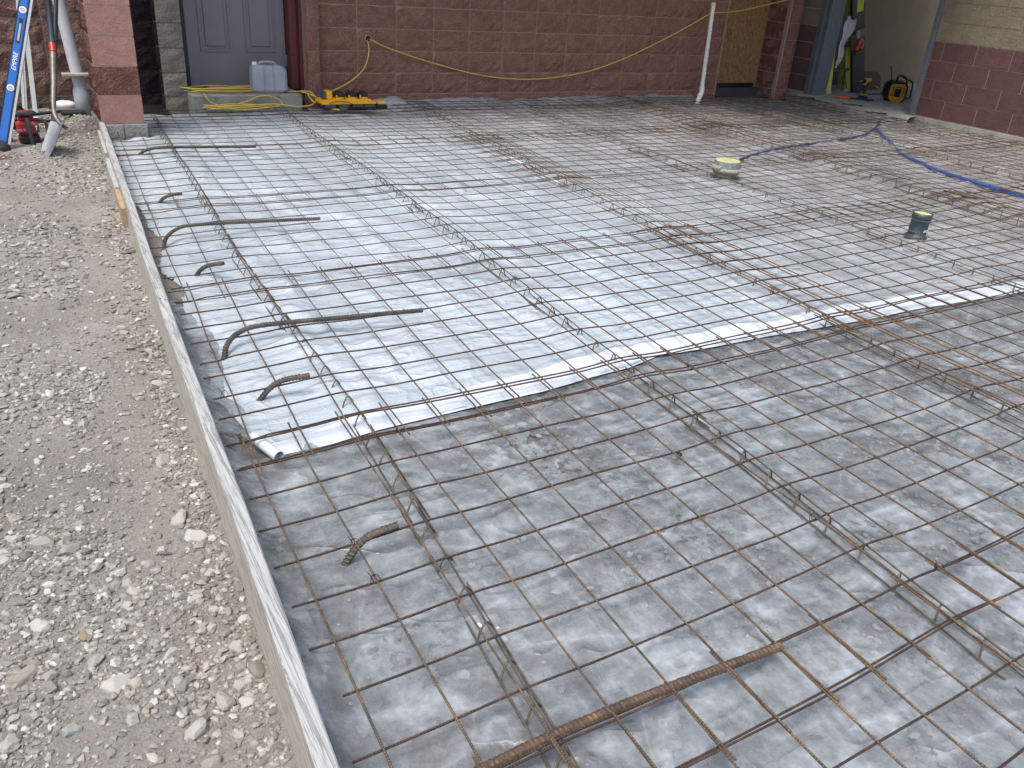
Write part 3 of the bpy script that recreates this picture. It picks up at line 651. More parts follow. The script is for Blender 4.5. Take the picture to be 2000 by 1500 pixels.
# doubled white hem along the near edge
ST = [(.66, 2.27), (.75, 2.29), (.95, 2.33), (1.29, 2.37), (1.75, 2.39), (2.3, 2.41), (2.91, 2.4), (3.62, 2.39), (3.99, 2.36), (4.55, 2.28), (9.4, 2.2)]
u = np.arange(.55, 5.5, .02); f = MB(); lo = np.interp(u, [a for a, b in SB], [b for a, b in SB]) - .006; hi = np.interp(u, [a for a, b in ST], [b for a, b in ST]) + (vnoise(u * 9, u * 0, 5) - .5) * .012
rows = np.linspace(0, 1, 6); Yh = np.stack([lo + (hi - lo) * r for r in rows]); Xh = np.tile(u, (6, 1)); zh = np.maximum(zwhite(Xh, Yh), zwhite(Xh, Yh + .02)) + .005
zh[0] = hsheet(Xh[0], Yh[0]) + .009
f.grid(Xh, Yh, zh); f.build('folded_hem', 'fold', ws)
# rolled corner of the white sheet
f = MB(); T = Matrix.Translation((.545, 2.235, -.04))
a0 = np.array([.515, 2.30, -.03]); a1 = np.array([.555, 2.155, -.03]); dirv = (a1 - a0) / np.linalg.norm(a1 - a0); e1 = np.cross(dirv, [0, 0, 1]); e1 /= np.linalg.norm(e1); e2 = np.array([0, 0, 1.])
vs_ = []; NN = 22
for k in range(NN):
    t = k / (NN - 1) * 2 * math.pi * 1.35; r = .019 - .006 * k / NN
    for q in (a0, a1): vs_.append(q + e1 * math.cos(t - 1.2) * r + e2 * math.sin(t - 1.2) * r)
f.add(vs_, [(2 * k, 2 * k + 1, 2 * k + 3, 2 * k + 2) for k in range(NN - 1)], 0, True)
f.build('rolled_corner', 'fold', ws)
# soil showing along the board beyond the film is the stone bed itself

# ------------------------------------------------------------------ form boards
def board(y0, y1, label):
    yv = np.linspace(y0, y1, max(3, int((y1 - y0) / .12))); e = empty('form_board', (float(board_x((y0 + y1) / 2)) + .019, (y0 + y1) / 2, -.2), label, 'form board', 'weathered form boards edging the slab')
    m = MB(); n = len(yv); th = .039; c = .004
    prof = [(0, -.2), (0, .085 - c), (c, .085), (th - c, .085), (th, .085 - c), (th, -.2)]
    vs_ = []
    for y in yv:
        x0 = float(board_x(y)) + random.uniform(-.0008, .0008); dz = random.uniform(-.0008, .0008)
        vs_ += [(x0 + a, y, z + (dz if z > 0 else 0)) for a, z in prof]
    for i in range(n - 1):
        for j in range(5): m.add([vs_[i * 6 + j], vs_[i * 6 + j + 1], vs_[i * 6 + j + 7], vs_[i * 6 + j + 6]], [(0, 3, 2, 1)], 0 if j in (1, 2, 3) else 1)
    m.add(vs_[:6], [(5, 4, 3, 2, 1, 0)], 1); m.add(vs_[-6:], [(0, 1, 2, 3, 4, 5)], 1)
    m.build('plank', ['woodgrey', 'woodtan'], e)
    for y in (yv[1], yv[-2]):
        for q in (.012, .027):
            k = MB(); xx = float(board_x(y)) + q; k.lathe([(0.0001, .0866), (.0032, .0866), (.0034, .0845)], xx, y + random.uniform(-.02, .02), 8); k.build('nail_head', 'brown', e)
    return e
board(-1.2, 3.396, 'nearest and longest weathered grey timber form board')
board(3.40, 5.096, 'middle weathered form board between gravel and wire mesh')
board(5.10, 6.96, 'farthest form board, its end touching the pillar footing')
def cleat(name, y0, y1, o0, z1, mt, label, cat):
    m = MB(); vs_ = []
    for y in np.linspace(y0, y1, 5):
        bx_ = float(board_x(y)); vs_ += [(bx_ - o0, y, -.16), (bx_ - o0, y, z1 - .003), (bx_ - o0 + .003, y, z1), (bx_ - .0012, y, z1), (bx_ - .0012, y, -.16)]
    m.add(vs_, [(i * 5 + k, i * 5 + k + 5, i * 5 + (k + 1) % 5 + 5, i * 5 + (k + 1) % 5) for i in range(4) for k in range(5)] + [(0, 1, 2, 3, 4), (24, 23, 22, 21, 20)])
    meta(m.build(name, mt), label, cat)
cleat('wood_cleat', 4.80, 5.22, .026, .03, 'woodnew', 'fresh orange sawn wood cleat outside the form board', 'wood block')
cleat('wood_cleat', 5.23, 6.0, .026, .035, 'woodgrey', 'grey wood cleat outside the form board past the orange one', 'wood block')
cleat('wood_stake', 6.08, 6.85, .020, .05, 'woodtan', 'pale wood strip against the form board nearest the pillar', 'wood strip')

# ------------------------------------------------------------------ wire mesh sheets
SP = .1524
def shx(x0, y): return x0 + np.where(y < 2.24, .042 * (y - 2.24), .064 * (y - 2.24))
rown = ['nearest row', 'second row over clear film', 'third row past the white hem', 'fourth row', 'fifth row', 'sixth row', 'narrow last row at back wall']
coln = ['left column by form board', 'middle column', 'right column by purple wall']
R0 = [(-.641, 11), (.719, 11), (2.105, 11), (3.45, 11), (4.86, 11), (6.20, 11), (7.60, 4)]
C0_ = [(.47, 20, -.062, .10), (3.10, 20, -.10, .10), (5.78, 23, -.10, .05)]
def wire(name, pts, mat, parent, near): 
    m = MB(); m.tube(pts, .0030 if near else .0024, 6 if near else 4, smooth=True); return m.build(name, mat, parent)
for ci, (cx, nL, lo_, hi_) in enumerate(C0_):
    for ri, (ry, nT) in enumerate(R0):
        if ri == 0 and ci == 2: continue
        jx = random.uniform(-.012, .012); jy = random.uniform(-.002, .002) ; dz = .0045 * ((ri + ci) % 2) + .004 * ci
        if ri == 1: jx = 0
        if ri == 2 and ci == 0: jx = .02
        cxx = cx + jx; sk_ = random.uniform(-.0006, .0006) + (.0028 if ri == 2 else 0)
        xl = cxx + lo_; xr = cxx + SP * (nL - 1) + hi_
        near = ri <= 2
        root = empty('wire_mesh_sheet', (float(shx(np.array(cxx + 1.4), np.array(ry + .7))), ry + SP * (nT - 1) / 2, -.01), 'rusty wire mesh sheet, %s, %s' % (rown[ri], coln[ci]), 'wire mesh', 'welded wire mesh sheets over the plastic')
        def clipx(y, a, b):
            a2 = shx(np.array(a), np.array(y)); b2 = shx(np.array(b), np.array(y))
            if y > 6.93: a2 = max(a2, 1.02)
            lim = 9.33 if y < 6.25 else 9.33 - .33 * math.exp(-((y - 6.9) / .6) ** 2)
            if y > 7.95: lim = min(lim, 8.85)
            return float(a2), float(min(b2, lim))
        for t in range(nT):
            y = ry + jy + t * SP
            if y > 8.1: continue
            a, b = clipx(y, xl + random.uniform(-.008, .008), xr + random.uniform(-.012, .012))
            if ci == 0 and ri == 1 and t == 3: a += .03
            if y > 7.95 and a < 2.6: a = 2.62
            n = max(4, int((b - a) / (.06 if near else .085))); xv = np.linspace(a, b, n); yv = y + sk_ * (xv - a) * 2.5 + (vnoise(xv * 2.3, xv * 0 + t + ri * 7, 91) - .5) * .014
            zv = zmesh(xv, yv) + dz + (vnoise(xv * 3, xv * 0 + t * 3 + ri, 92) - .5) * .006
            if ci == 0 and ri in (2, 3) and t % 4 == 1: zv[:2] -= .01
            wire('wire', np.stack([xv, yv, zv], -1), 'wireX', root, near)
        for l in range(nL):
            y0 = ry + jy - random.uniform(.02, .045); y1 = ry + jy + SP * (nT - 1) + random.uniform(.02, .045); x0 = cxx + l * SP
            y1 = min(y1, 8.1)
            yv = np.linspace(y0, y1, 22 if near else 15); xv = shx(x0, yv) + (vnoise(yv * 2, yv * 0 + l + 13 * ri, 93) - .5) * .010 + sk_ * (yv - y0) * 2
            if y0 > 6.5 and xv[0] < 1.0 and y1 > 6.93: k = yv < 6.9; yv, xv = yv[k], xv[k]
            if len(yv) < 3: continue
            k = xv < np.where(yv < 6.25, 9.33, 9.33 - .33 * np.exp(-((yv - 6.9) / .6) ** 2)); k &= ~((yv > 7.95) & (xv < 2.6)); yv, xv = yv[k], xv[k]
            if len(yv) < 3: continue
            zv = zmesh(xv, yv) + dz + .0068 + (vnoise(yv * 3, yv * 0 + l, 94) - .5) * .003
            wire('wire', np.stack([xv, yv, zv], -1), 'wireO' if (ci == 1 and l < 3) or (ci == 0 and l > 17) else 'wireY', root, near)
# ------------------------------------------------------------------ bar chairs under the mesh
chn = ['first line from the form board', 'second line from the form board', 'third line under the doubled wires', 'fourth line passing the grey stub', 'fifth line of humps', 'sixth line beyond the blue tubing', 'last line along the purple wall']
segn = ['nearest length', 'second length', 'third length', 'fourth length', 'fifth length', 'farthest length']
hw = .027
for k in range(7):
    y = [.3, .35, 1.2, 1.9, 2.6, 3.6, 4.6][k] + .0
    seg = 0
    ymax = [7.8, 7.8, 7.9, 7.7, 7.2, 7.4, 6.2][k]
    while y < ymax - .3 and seg < 6:
        y1 = min(y + 1.47, ymax); j = (seg % 2) * .010
        root = empty('bar_chair_strip', (float(tx(k, (y + y1) / 2)) + j, (y + y1) / 2, -.055), 'wire bar chair strip, %s of the %s' % (segn[seg], chn[k]), 'bar chair', 'bar chair strips holding up the mesh')
        yv = np.linspace(y, y1, 12); xc = tx(k, yv) + j
        zb = -.048
        def rail(off, z, nm, mat='chair'):
            m = MB(); m.tube(np.stack([xc + off, yv, z], -1), .003, 5); return m.build(nm, mat, root)
        zt = zmesh(xc, yv) - .007
        rail(-hw, np.full(12, zb), 'base_rail'); rail(hw, np.full(12, zb), 'base_rail'); rail(0, zt, 'top_rail')
        yy = y + .05
        while yy < y1 - .02:
            c = float(tx(k, yy)) + j; top = float(zmesh(np.array(c), np.array(yy))) - .0115
            m = MB(); pts = [(c - hw, yy - .012, zb), (c - hw * .55, yy - .004, zb + (top - zb) * .6), (c - hw * .2, yy, zb + (top - zb) * .95), (c, yy + .002, top), (c + hw * .2, yy + .004, zb + (top - zb) * .95), (c + hw * .55, yy + .008, zb + (top - zb) * .6), (c + hw, yy + .014, zb)]
            m.tube(pts, .0028 if yy < 3 else .0024, 5); m.build('leg', 'chair', root); yy += .1275
        y = y1 - .06; seg += 1

# ------------------------------------------------------------------ rebar dowels
def ribf(r0):
    def f(L, ang):
        s = np.sin(2 * np.pi * (L / .0115) + np.where(np.sin(ang) > 0, 1, -1) * np.cos(ang) * 1.6)
        return np.where(s > .25, .0019, 0) + np.where(np.abs(np.cos(ang)) > .96, .0014, 0)
    return f
def dowel(pts, label, mat='rebar', r=.0082, fine=.0026):
    m = MB(); P = spl(pts, fine); m.tube(P, r, 12, ribs=ribf(r), smooth=False); return meta(m.build('rebar_dowel', mat), label, 'rebar', 'bent rebar dowels along the form board')
dowel([(.788, 6.27, -.075), (.792, 6.285, -.06), (.815, 6.325, -.02), (.872, 6.32, .01), (.973, 6.308, .022), (1.2, 6.28, .022), (1.593, 6.227, .02)], 'long bent rebar nearest the pillar, its tail over white sheet')
dowel([(.715, 5.13, -.08), (.724, 5.126, -.06), (.737, 5.096, -.02), (.761, 5.054, .01), (.80, 5.04, .024), (.842, 5.024, .03)], 'short bent rebar, farthest of the short hooks')
dowel([(.60, 4.32, -.075), (.611, 4.337, -.06), (.634, 4.375, -.02), (.696, 4.415, .01), (.786, 4.42, .022), (1.1, 4.39, .022), (1.434, 4.349, .02)], 'long bent rebar second from the pillar beside middle form board')
dowel([(.655, 3.87, -.075), (.666, 3.865, -.06), (.686, 3.844, -.02), (.722, 3.815, .01), (.777, 3.765, .03)], 'short bent rebar midway between two long bent rebars', r=.0085)
dowel([(.57, 2.94, -.08), (.58, 2.957, -.06), (.604, 2.992, -.02), (.66, 3.02, .01), (.755, 3.022, .024), (1.05, 2.99, .022), (1.4, 2.947, .02)], 'long bent rebar with ribbed bar nearest the white sheet corner', r=.0085)
dowel([(.588, 2.575, -.075), (.604, 2.571, -.06), (.642, 2.56, -.01), (.69, 2.55, .018), (.771, 2.518, .035)], 'short bent rebar above the torn white sheet corner', r=.0088)
dowel([(.558, 1.633, -.07), (.569, 1.631, -.06), (.594, 1.628, -.02), (.636, 1.63, .01), (.711, 1.617, .03)], 'short bent rebar poking up through clear film', 'rebar', r=.0092)
dowel([(.44, .75, -.07), (.45, .80, -.03), (.50, .88, -.008), (.60, .895, -.003), (.9, .893, -.003), (1.34, .865, -.006)], 'thick rusty rebar lying across mesh in the foreground', 'rebarrust', r=.0092)
# tie wires
def tie(x, y, z, label):
    m = MB(); m.tube([(x - .01, y, z - .012), (x - .004, y + .008, z + .004), (x + .006, y, z + .012), (x + .009, y - .009, z), (x, y - .004, z - .012), (x - .008, y + .004, z + .006), (x - .014, y + .004, z + .022)], .0011, 4)
    m.build('tie_wire', 'black', None); 
# (ties are parts of the mesh sheet they bind, see below)
tr = [o for o in bpy.data.objects if o.name.startswith('wire_mesh_sheet')]
def tiep(x, y, parent):
    z = float(zmesh(np.array(x), np.array(y))) + .008; m = MB()
    m.tube(spl([(x - .012, y, z - .01), (x - .004, y + .008, z + .006), (x + .006, y, z + .012), (x + .011, y - .009, z), (x, y - .004, z - .01), (x - .008, y + .004, z + .008), (x - .016, y + .004, z + .024)], .004), .0011, 4)
    m.build('tie_wire', 'black', parent)
for k_, t_, r_i in ((0, 3, 2), (1, 6, 1), (0, 10, 1), (3, 9, 1), (2, 6, 2), (1, 5, 1), (11, 9, 1), (9, 3, 1), (10, 1, 1), (2, 3, 3)):
    yy_ = R0[r_i][0] + t_ * SP; tiep(float(shx(np.array(.47 + k_ * SP), np.array(yy_))), yy_, tr[r_i])

# ------------------------------------------------------------------ pipe stubs
ps = empty('pipe_stub', (4.89, 3.05, -.07), 'dark grey pipe stub with yellow-green lid standing in the mesh', 'pipe stub')
T = Matrix.Translation((4.885, 3.05, -.07)) @ Matrix.Rotation(R_(2), 4, 'Y')
f = MB(); f.lathe([(.068, 0), (.068, .045), (.062, .055), (.055, .06), (.055, .155), (.060, .157), (.060, .195), (.055, .195), (.055, .18)], 0, 0, 32, 0, T); f.build('pipe', 'pvcdark', ps)
f = MB(); f.lathe([(.0001, .186), (.052, .186), (.0545, .190), (.0548, .18)], 0, 0, 32, 0, T); f.build('lid', 'yellowcap', ps)
f = MB(); f.lathe([(.0556, .150), (.0575, .152), (.0556, .155)], 0, 0, 32, 0, T); f.build('band', 'plaster', ps)
f = MB(); f.box(-.012, .012, -.001, .001, -.006, .006, 0, T @ Matrix.Translation((.0, -.0575, .09)) @ Matrix.Scale(1.9, 4, (1, 0, 0))); f.build('label', 'white_p', ps)
f = MB()
for q in range(6): f.box(-.0165 + q * .006, -.0125 + q * .006, -.0022, -.0012, -.002, .002, 0, T @ Matrix.Translation((.0, -.0575, .09)))
f.build('label_print', 'dkgrey', ps)
f = MB(); f.rbox(.055, .068, -.012, .012, .15, .185, .002, 0, T); f.build('clip', 'pvcdark', ps)
co = empty('cleanout', (4.82, 4.72, -.07), 'squat cement-crusted cleanout with round yellow lid', 'pipe cleanout')
cxy = (4.83, 4.72)
f = MB(); f.lathe([(.085, -.07), (.085, -.03), (.1, -.005), (.107, .01), (.107, .02), (.1, .03), (.1, .085), (.095, .088)], *cxy, 32, jit=.0006); f.build('hub', 'pvccement', co)
f = MB(); f.lathe([(.108, .005), (.118, .012), (.12, .022), (.115, .03), (.101, .036)], *cxy, 40, jit=.005); f.build('cement_ring', 'plaster', co)
f = MB(); f.lathe([(.0001, .093), (.09, .093), (.096, .090), (.097, .082)], *cxy, 32); f.build('lid', 'captop', co)
for a in (2.9, 3.15, 3.4):
    f = MB(); f.lathe([(.0001, .06), (.014, .055), (.02, .04), (.016, .02), (.0001, .014)], cxy[0] + .112 * math.cos(a), cxy[1] + .112 * math.sin(a), 8, jit=.003); f.build('cement_lump', 'plaster', co)
wp = empty('standpipe', (7.42, 7.9, -.05), 'tall white pipe with yellow capped top against red wall', 'standpipe')
f = MB(); f.tube([(7.425, 7.9, .135), (7.42, 7.93, 1.045)], .0245, 16); f.build('pipe', 'pvcwhite', wp)
f = MB(); f.tube([(7.425, 7.9, .11), (7.425, 7.9, .15)], .031, 16); f.tube(spl([(7.425, 7.9, .13), (7.422, 7.89, .09), (7.395, 7.88, .04), (7.37, 7.87, .0), (7.365, 7.87, -.05)], .01), .029, 16); f.tube([(7.40, 7.885, .062), (7.388, 7.88, .038)], .034, 16); f.build('elbow', 'pvcwhite', wp)
f = MB(); f.tube([(7.42, 7.93, 1.035), (7.42, 7.93, 1.075)], .0285, 16); f.build('cap', 'yellowtape', wp)
# print line down the pipe: tiny dashes
f = MB()
for z in np.arange(.2, 1.0, .02):
    if random.random() < .7: f.box(7.418, 7.423, 7.8745 + (z - .135) * .033, 7.8752 + (z - .135) * .033, z, z + random.uniform(.006, .014))
f.build('printed_text', 'dkgrey', wp)

# ------------------------------------------------------------------ cords and tubing
def cordobj(name, pts, r, mat, label, cat, step=.03, n=8):
    m = MB(); m.tube(spl(pts, step), r, n); return meta(m.build(name, mat), label, cat)
cordobj('extension_cord', [(3.25, 8.22, .575), (3.27, 8.12, .57), (3.45, 8.13, .50), (4.0, 8.135, .35), (4.6, 8.135, .235), (5.2, 8.13, .21), (5.8, 8.12, .28), (6.3, 8.10, .42), (6.8, 8.06, .63), (7.2, 8.0, .83), (7.385, 7.968, .935), (7.44, 7.955, .962), (7.62, 7.99, .97), (8.0, 8.05, 1.0), (8.5, 8.08, 1.09), (9.0, 8.05, 1.2), (9.3, 7.9, 1.35)], .0062, 'cord', 'yellow cord swagged across the long red wall behind the standpipe', 'extension cord')
ch = cordobj('extension_cord', [(3.225, 8.22, .575), (3.222, 8.12, .55), (3.21, 8.08, .45), (3.14, 8.04, .32), (3.0, 8.0, .22), (2.84, 7.97, .15), (2.70, 7.93, .115)], .0062, 'cord', 'yellow cord dropping from the wall hole to the charger', 'extension cord')
hole = empty('wall_sleeve', (3.235, 8.17, .55), 'round pipe sleeve in red wall with yellow cords coming out', 'pipe sleeve')
Th = Matrix.Translation((3.235, 8.155, .585)) @ Matrix.Rotation(R_(90), 4, 'X')
f = MB(); f.lathe([(.030, -.02), (.030, .012), (.034, .012), (.034, -.02)], 0, 0, 20, 0, Th); f.build('ring', 'alu', hole)
f = MB(); f.lathe([(.0001, .003), (.031, .003)], 0, 0, 20, 0, Th); f.build('opening', 'black', hole)
random.seed(5)
pts = []
for k in range(46):
    a = k * .55; r = 1 + .3 * math.sin(k * .37) + random.uniform(-.12, .12); pts.append((1.93 + .36 * r * math.cos(a) + .02 * math.sin(k), 8.17 + .085 * r * math.sin(a), .112 + .0009 * k * (.6 + .4 * math.sin(k * 1.7) ** 2)))
cordobj('extension_cord', pts, .006, 'cord', 'loops of yellow cord heaped on the concrete step below the door', 'extension cord', .06, 6)
pts = []
for k in range(32):
    a = k * .5 + 2; r = 1 + .2 * math.sin(k * .5) + random.uniform(-.1, .1); pts.append((1.96 + .30 * r * math.cos(a), 7.9 + .055 * r * math.sin(a), -.0 + .0011 * k + .006 * math.sin(k * 2.1)))
pts += [(2.2, 7.86, .04), (2.4, 7.84, .02), (2.55, 7.86, .025), (2.62, 7.93, .06), (2.60, 8.0, .12), (2.50, 8.03, .125)]
cordobj('extension_cord', pts, .006, 'cord', 'coil of yellow cord lying on the mesh in front of the step', 'extension cord', .05, 6)
cordobj('extension_cord', [(1.62, 7.985, .12), (1.66, 7.96, .05), (1.8, 7.955, .015), (1.98, 7.96, .05), (2.1, 7.955, .095), (2.22, 7.96, .09), (2.3, 7.95, .04), (2.26, 7.93, .01), (2.15, 7.93, .005)], .006, 'cord', 'yellow cord loop hanging over the front of the concrete step', 'extension cord')
cordobj('extension_cord', [(2.35, 8.10, .112), (2.48, 8.06, .118), (2.56, 7.98, .11), (2.62, 7.92, .085), (2.66, 7.87, .06), (2.72, 7.86, .05)], .006, 'cord', 'yellow cord running from the step to the charger', 'extension cord')
pl_ = cordobj('power_lead', [(2.56, 7.98, .10), (2.58, 7.88, .05), (2.64, 7.75, .025), (2.74, 7.62, .018)], .0062, 'cord', 'yellow cord end with black plug in front of charger', 'power lead')
f = MB(); f.rbox(2.735, 2.80, 7.585, 7.63, .008, .04, .006); f.build('plug', 'dkgrey', pl_)
cordobj('blue_tubing', [(4.96, 4.80, -.03), (5.15, 4.98, -.025), (5.506, 5.2, -.03), (6.0, 5.4, -.035), (6.4, 5.49, -.03), (7.1, 5.63, -.035), (7.743, 5.765, -.03), (8.1, 5.93, -.03), (8.467, 6.12, -.02), (8.75, 6.3, .0)], .010, 'bluedark', 'dark blue tubing from the cleanout towards the doorway', 'tubing', .06)
cordobj('blue_tubing', [(8.3, 6.0, -.02), (8.14, 5.83, -.02), (7.85, 5.5, -.03), (7.4, 5.01, -.035), (7.15, 4.6, -.03), (7.0, 4.36, -.022), (6.85, 3.91, -.012), (6.78, 3.44, -.01), (6.7, 2.8, -.008)], .014, 'blue', 'bright blue flat tubing running to the right edge', 'tubing', .06)
# added tubes standing for bright white sheet folds along the third chair line
for i, y in enumerate((4.9, 5.5)):
    f = MB(); f.tube([(float(tx(2, y)) - .025, y, -.04), (float(tx(2, y + .2)) - .025, y + .2, -.04)], .010, 8); meta(f.build('white_offcut', 'pvcwhite'), ['nearer white pipe offcut lying between doubled mesh wires', 'farther white pipe offcut lying between doubled mesh wires'][i], 'pipe offcut')

# ------------------------------------------------------------------ charger, jug
cg = empty('battery_charger', (2.87, 7.78, .0), 'yellow and black multi-port battery charger on the mesh', 'battery charger')
f = MB(); f.rbox(2.58, 3.14, 7.68, 7.86, .008, .062, .018); f.build('base', 'black', cg)
f = MB(); f.prism([(2.59, .058), (2.585, .075), (2.63, .1), (2.69, .098), (2.72, .108), (2.78, .108), (2.81, .096), (2.86, .108), (2.92, .108), (2.96, .096), (3.01, .106), (3.06, .1), (3.12, .07), (3.12, .058)], Matrix.Translation((0, 7.672, 0)), .175); f.build('shell', 'toolyellow', cg)
for x in (2.67, 2.80, 2.93, 3.06):
    f = MB(); f.rbox(x - .05, x + .05, 7.664, 7.674, .028, .056, .004); f.build('status_panel', 'dkgrey', cg)
for x in (2.78, 2.90, 3.01):
    f = MB(); f.rbox(x - .045, x + .045, 7.70, 7.80, .106, .15, .01); f.rbox(x - .025, x + .025, 7.715, 7.785, .148, .165, .005); f.build('battery', 'black', cg)
    f = MB(); f.rbox(x - .046, x - .03, 7.695, 7.71, .1, .135, .004); f.rbox(x - .03, x + .03, 7.693, 7.701, .106, .116, .002); f.build('battery_clip', 'toolyellow', cg)
f = MB(); f.rbox(2.645, 2.70, 7.70, 7.80, .098, .172, .006); f.build('battery', 'toolyellow', cg)
f = MB(); f.rbox(2.615, 2.648, 7.70, 7.80, .1, .168, .006); f.build('battery_side', 'dkgrey', cg)
f = MB(); f.tube(spl([(2.66, 7.668, .068), (2.72, 7.655, .088), (2.82, 7.655, .08), (2.9, 7.66, .055), (3.0, 7.62, .03), (3.1, 7.62, .025), (3.2, 7.66, .03)], .02), .0035, 6); f.build('power_cable', 'black', cg)
bt = empty('spare_charger', (3.19, 7.72, .0), 'small black and yellow battery beside the large charger', 'battery')
f = MB(); f.rbox(3.135, 3.235, 7.67, 7.76, .008, .05, .008); f.build('case', 'black', bt)
f = MB(); f.rbox(3.14, 3.225, 7.672, 7.755, .05, .075, .006); f.build('top', 'toolyellow', bt)
f = MB(); f.rbox(3.155, 3.205, 7.665, 7.673, .054, .07, .002); f.build('label', 'alu', bt)
jg = empty('water_jug', (2.235, 8.09, .105), 'translucent square water jug on the step against the door', 'jug')
f = MB()
lv = [(0, .03), (.025, 0), (.1, 0), (.175, 0), (.215, .012), (.24, .04)]
vs_ = []
for z, ins in lv:
    x0, x1, y0, y1, c = 2.075 + ins * .6, 2.395 - ins * 1.3, 8.03 + ins * .5, 8.20 - ins * .5, .03
    for (x, y) in ((x0 + c, y0), (2.17, y0), (2.18, y0 + .01), (2.19, y0), (2.255, y0), (2.265, y0 + .01), (2.275, y0), (x1 - c, y0), (x1, y0 + c), (x1, y1 - c), (x1 - c, y1), (x0 + c, y1), (x0, y1 - c), (x0, y0 + c)): vs_.append((x, y, .107 + z))
n = 14; fs = [(i * n + j, i * n + (j + 1) % n, (i + 1) * n + (j + 1) % n, (i + 1) * n + j) for i in range(5) for j in range(n)] + [tuple(reversed(range(n))), tuple(range(5 * n, 6 * n))]
f.add(vs_, fs, 0, False); f.build('body', 'jug', jg)
f = MB(); f.rbox(2.085, 2.385, 8.04, 8.19, .112, .24, .02); f.build('water', 'water', jg)
f = MB(); f.tube(spl([(2.14, 8.115, .34), (2.17, 8.115, .368), (2.28, 8.115, .368), (2.31, 8.115, .34)], .02), .012, 8); f.build('handle', 'jug', jg)
f = MB(); f.lathe([(.0001, .372), (.022, .372), (.022, .345)], 2.115, 8.115, 16); f.build('cap', 'white_p', jg)

# ------------------------------------------------------------------ tools at the left
sv = empty('shovel', (.36, 6.62, -.06), 'round point shovel with black handle and red band, stuck in gravel', 'shovel')
A = Vector((.378, 6.58, .16)); 
f = MB(); f.tube(spl([(.428, 7.02, .60), (.47, 7.22, 1.0), (.55, 7.6, 1.55)], .1), .021, 12); f.build('handle', 'teal', sv)
f = MB(); f.tube([(.425, 6.99, .565), (.429, 7.03, .615)], .0235, 12); f.build('grip_band', 'red', sv)
f = MB(); P = spl([(.425, 7.0, .57), (.39, 6.85, .40), (.355, 6.72, .26), (.35, 6.66, .19), (.375, 6.62, .14), (.405, 6.60, .115)], .02); f.tube(P, list(np.linspace(.022, .013, len(P))), 10); f.build('socket', 'socket', sv)
f = MB(); tip = Vector((.235, 6.46, -.085)); top = Vector((.375, 6.63, .155)); ax = (tip - top).normalized(); sd_ = Vector((.32, -.9, -.1)); sd_ = (sd_ - ax * sd_.dot(ax)).normalized(); nm = ax.cross(sd_).normalized()
L = (tip - top).length; vs_ = []; NU, NV = 11, 9
for i in range(NU):
    t = i / (NU - 1); wdt = (.072 * (1 - .08 * t) if t < .55 else .068 * math.sqrt(max(0, 1 - ((t - .55) / .46) ** 2)) + .001)
    for j in range(NV):
        s_ = (j / (NV - 1) * 2 - 1); q = top + ax * (L * t) + sd_ * (s_ * wdt) + nm * (.022 * s_ * s_ - .012 * math.exp(-((s_) / .2) ** 2) * max(0, 1 - t * 2.5)); vs_.append(q)
fs = [(i * NV + j, i * NV + j + 1, (i + 1) * NV + j + 1, (i + 1) * NV + j) for i in range(NU - 1) for j in range(NV - 1)]
f.add(vs_, fs, 0, True); f.add([v + nm * .0022 for v in vs_], [tuple(reversed(q)) for q in fs], 0, True); f.build('blade', 'steel', sv)
hd = empty('long_pole', (.36, 7.1, -.05), 'long dark teal tool handle leaning behind the shovel', 'pole')
f = MB(); f.tube([(.33, 6.95, .0), (.60, 7.45, 1.25)], .016, 10); f.build('shaft', 'teal', hd)
f = MB(); f.tube([(.33, 6.95, -.02), (.345, 6.98, .06)], .012, 10); f.build('ferrule', 'bluelevel', hd)
dp = empty('drain_pipe', (.61, 7.65, -.06), 'thick pale grey drain pipe rising beside the red pillar', 'drain pipe')
f = MB(); f.tube([(.615, 7.65, .23), (.55, 7.72, 1.05), (.47, 7.8, 2.1)], .046, 20); f.build('pipe', 'pvcgrey', dp)
f = MB(); f.lathe([(.050, -.1), (.050, .06), (.057, .065), (.057, .2), (.05, .215), (.046, .235)], .612, 7.65, 24); f.build('coupling', 'pvcgrey', dp)
f = MB(); f.rbox(.495, .685, 7.56, 7.64, .322, .342, .003); f.build
meta(f.build('wood_strip', 'woodtan'), 'short plank clamped across the drain pipe', 'wood strip')
ws1 = MB(); ws1.prism([(0, 0), (.018, 0), (.018, 1.6), (0, 1.6)], Matrix.Translation((.188, 8.1, -.07)) @ Matrix.Rotation(R_(-3), 4, 'X') @ Matrix.Rotation(R_(7), 4, 'Y'), .012)
ws1.prism([(.0185, 0), (.036, 0), (.036, 1.6), (.0185, 1.6)], Matrix.Translation((.188, 8.106, -.07)) @ Matrix.Rotation(R_(-3), 4, 'X') @ Matrix.Rotation(R_(7), 4, 'Y'), .006)
meta(ws1.build('trim_strip', 'whitestrip'), 'left of the two white trim strips leaning on red wall', 'trim strip', 'white trim strips')
ws2 = MB(); ws2.prism([(0, 0), (.034, 0), (.034, 1.6), (0, 1.6)], Matrix.Translation((.262, 8.06, -.07)) @ Matrix.Rotation(R_(-3), 4, 'X') @ Matrix.Rotation(R_(4), 4, 'Y'), .01)
meta(ws2.build('trim_strip', 'whitestrip'), 'right of the two white trim strips leaning on red wall', 'trim strip', 'white trim strips')
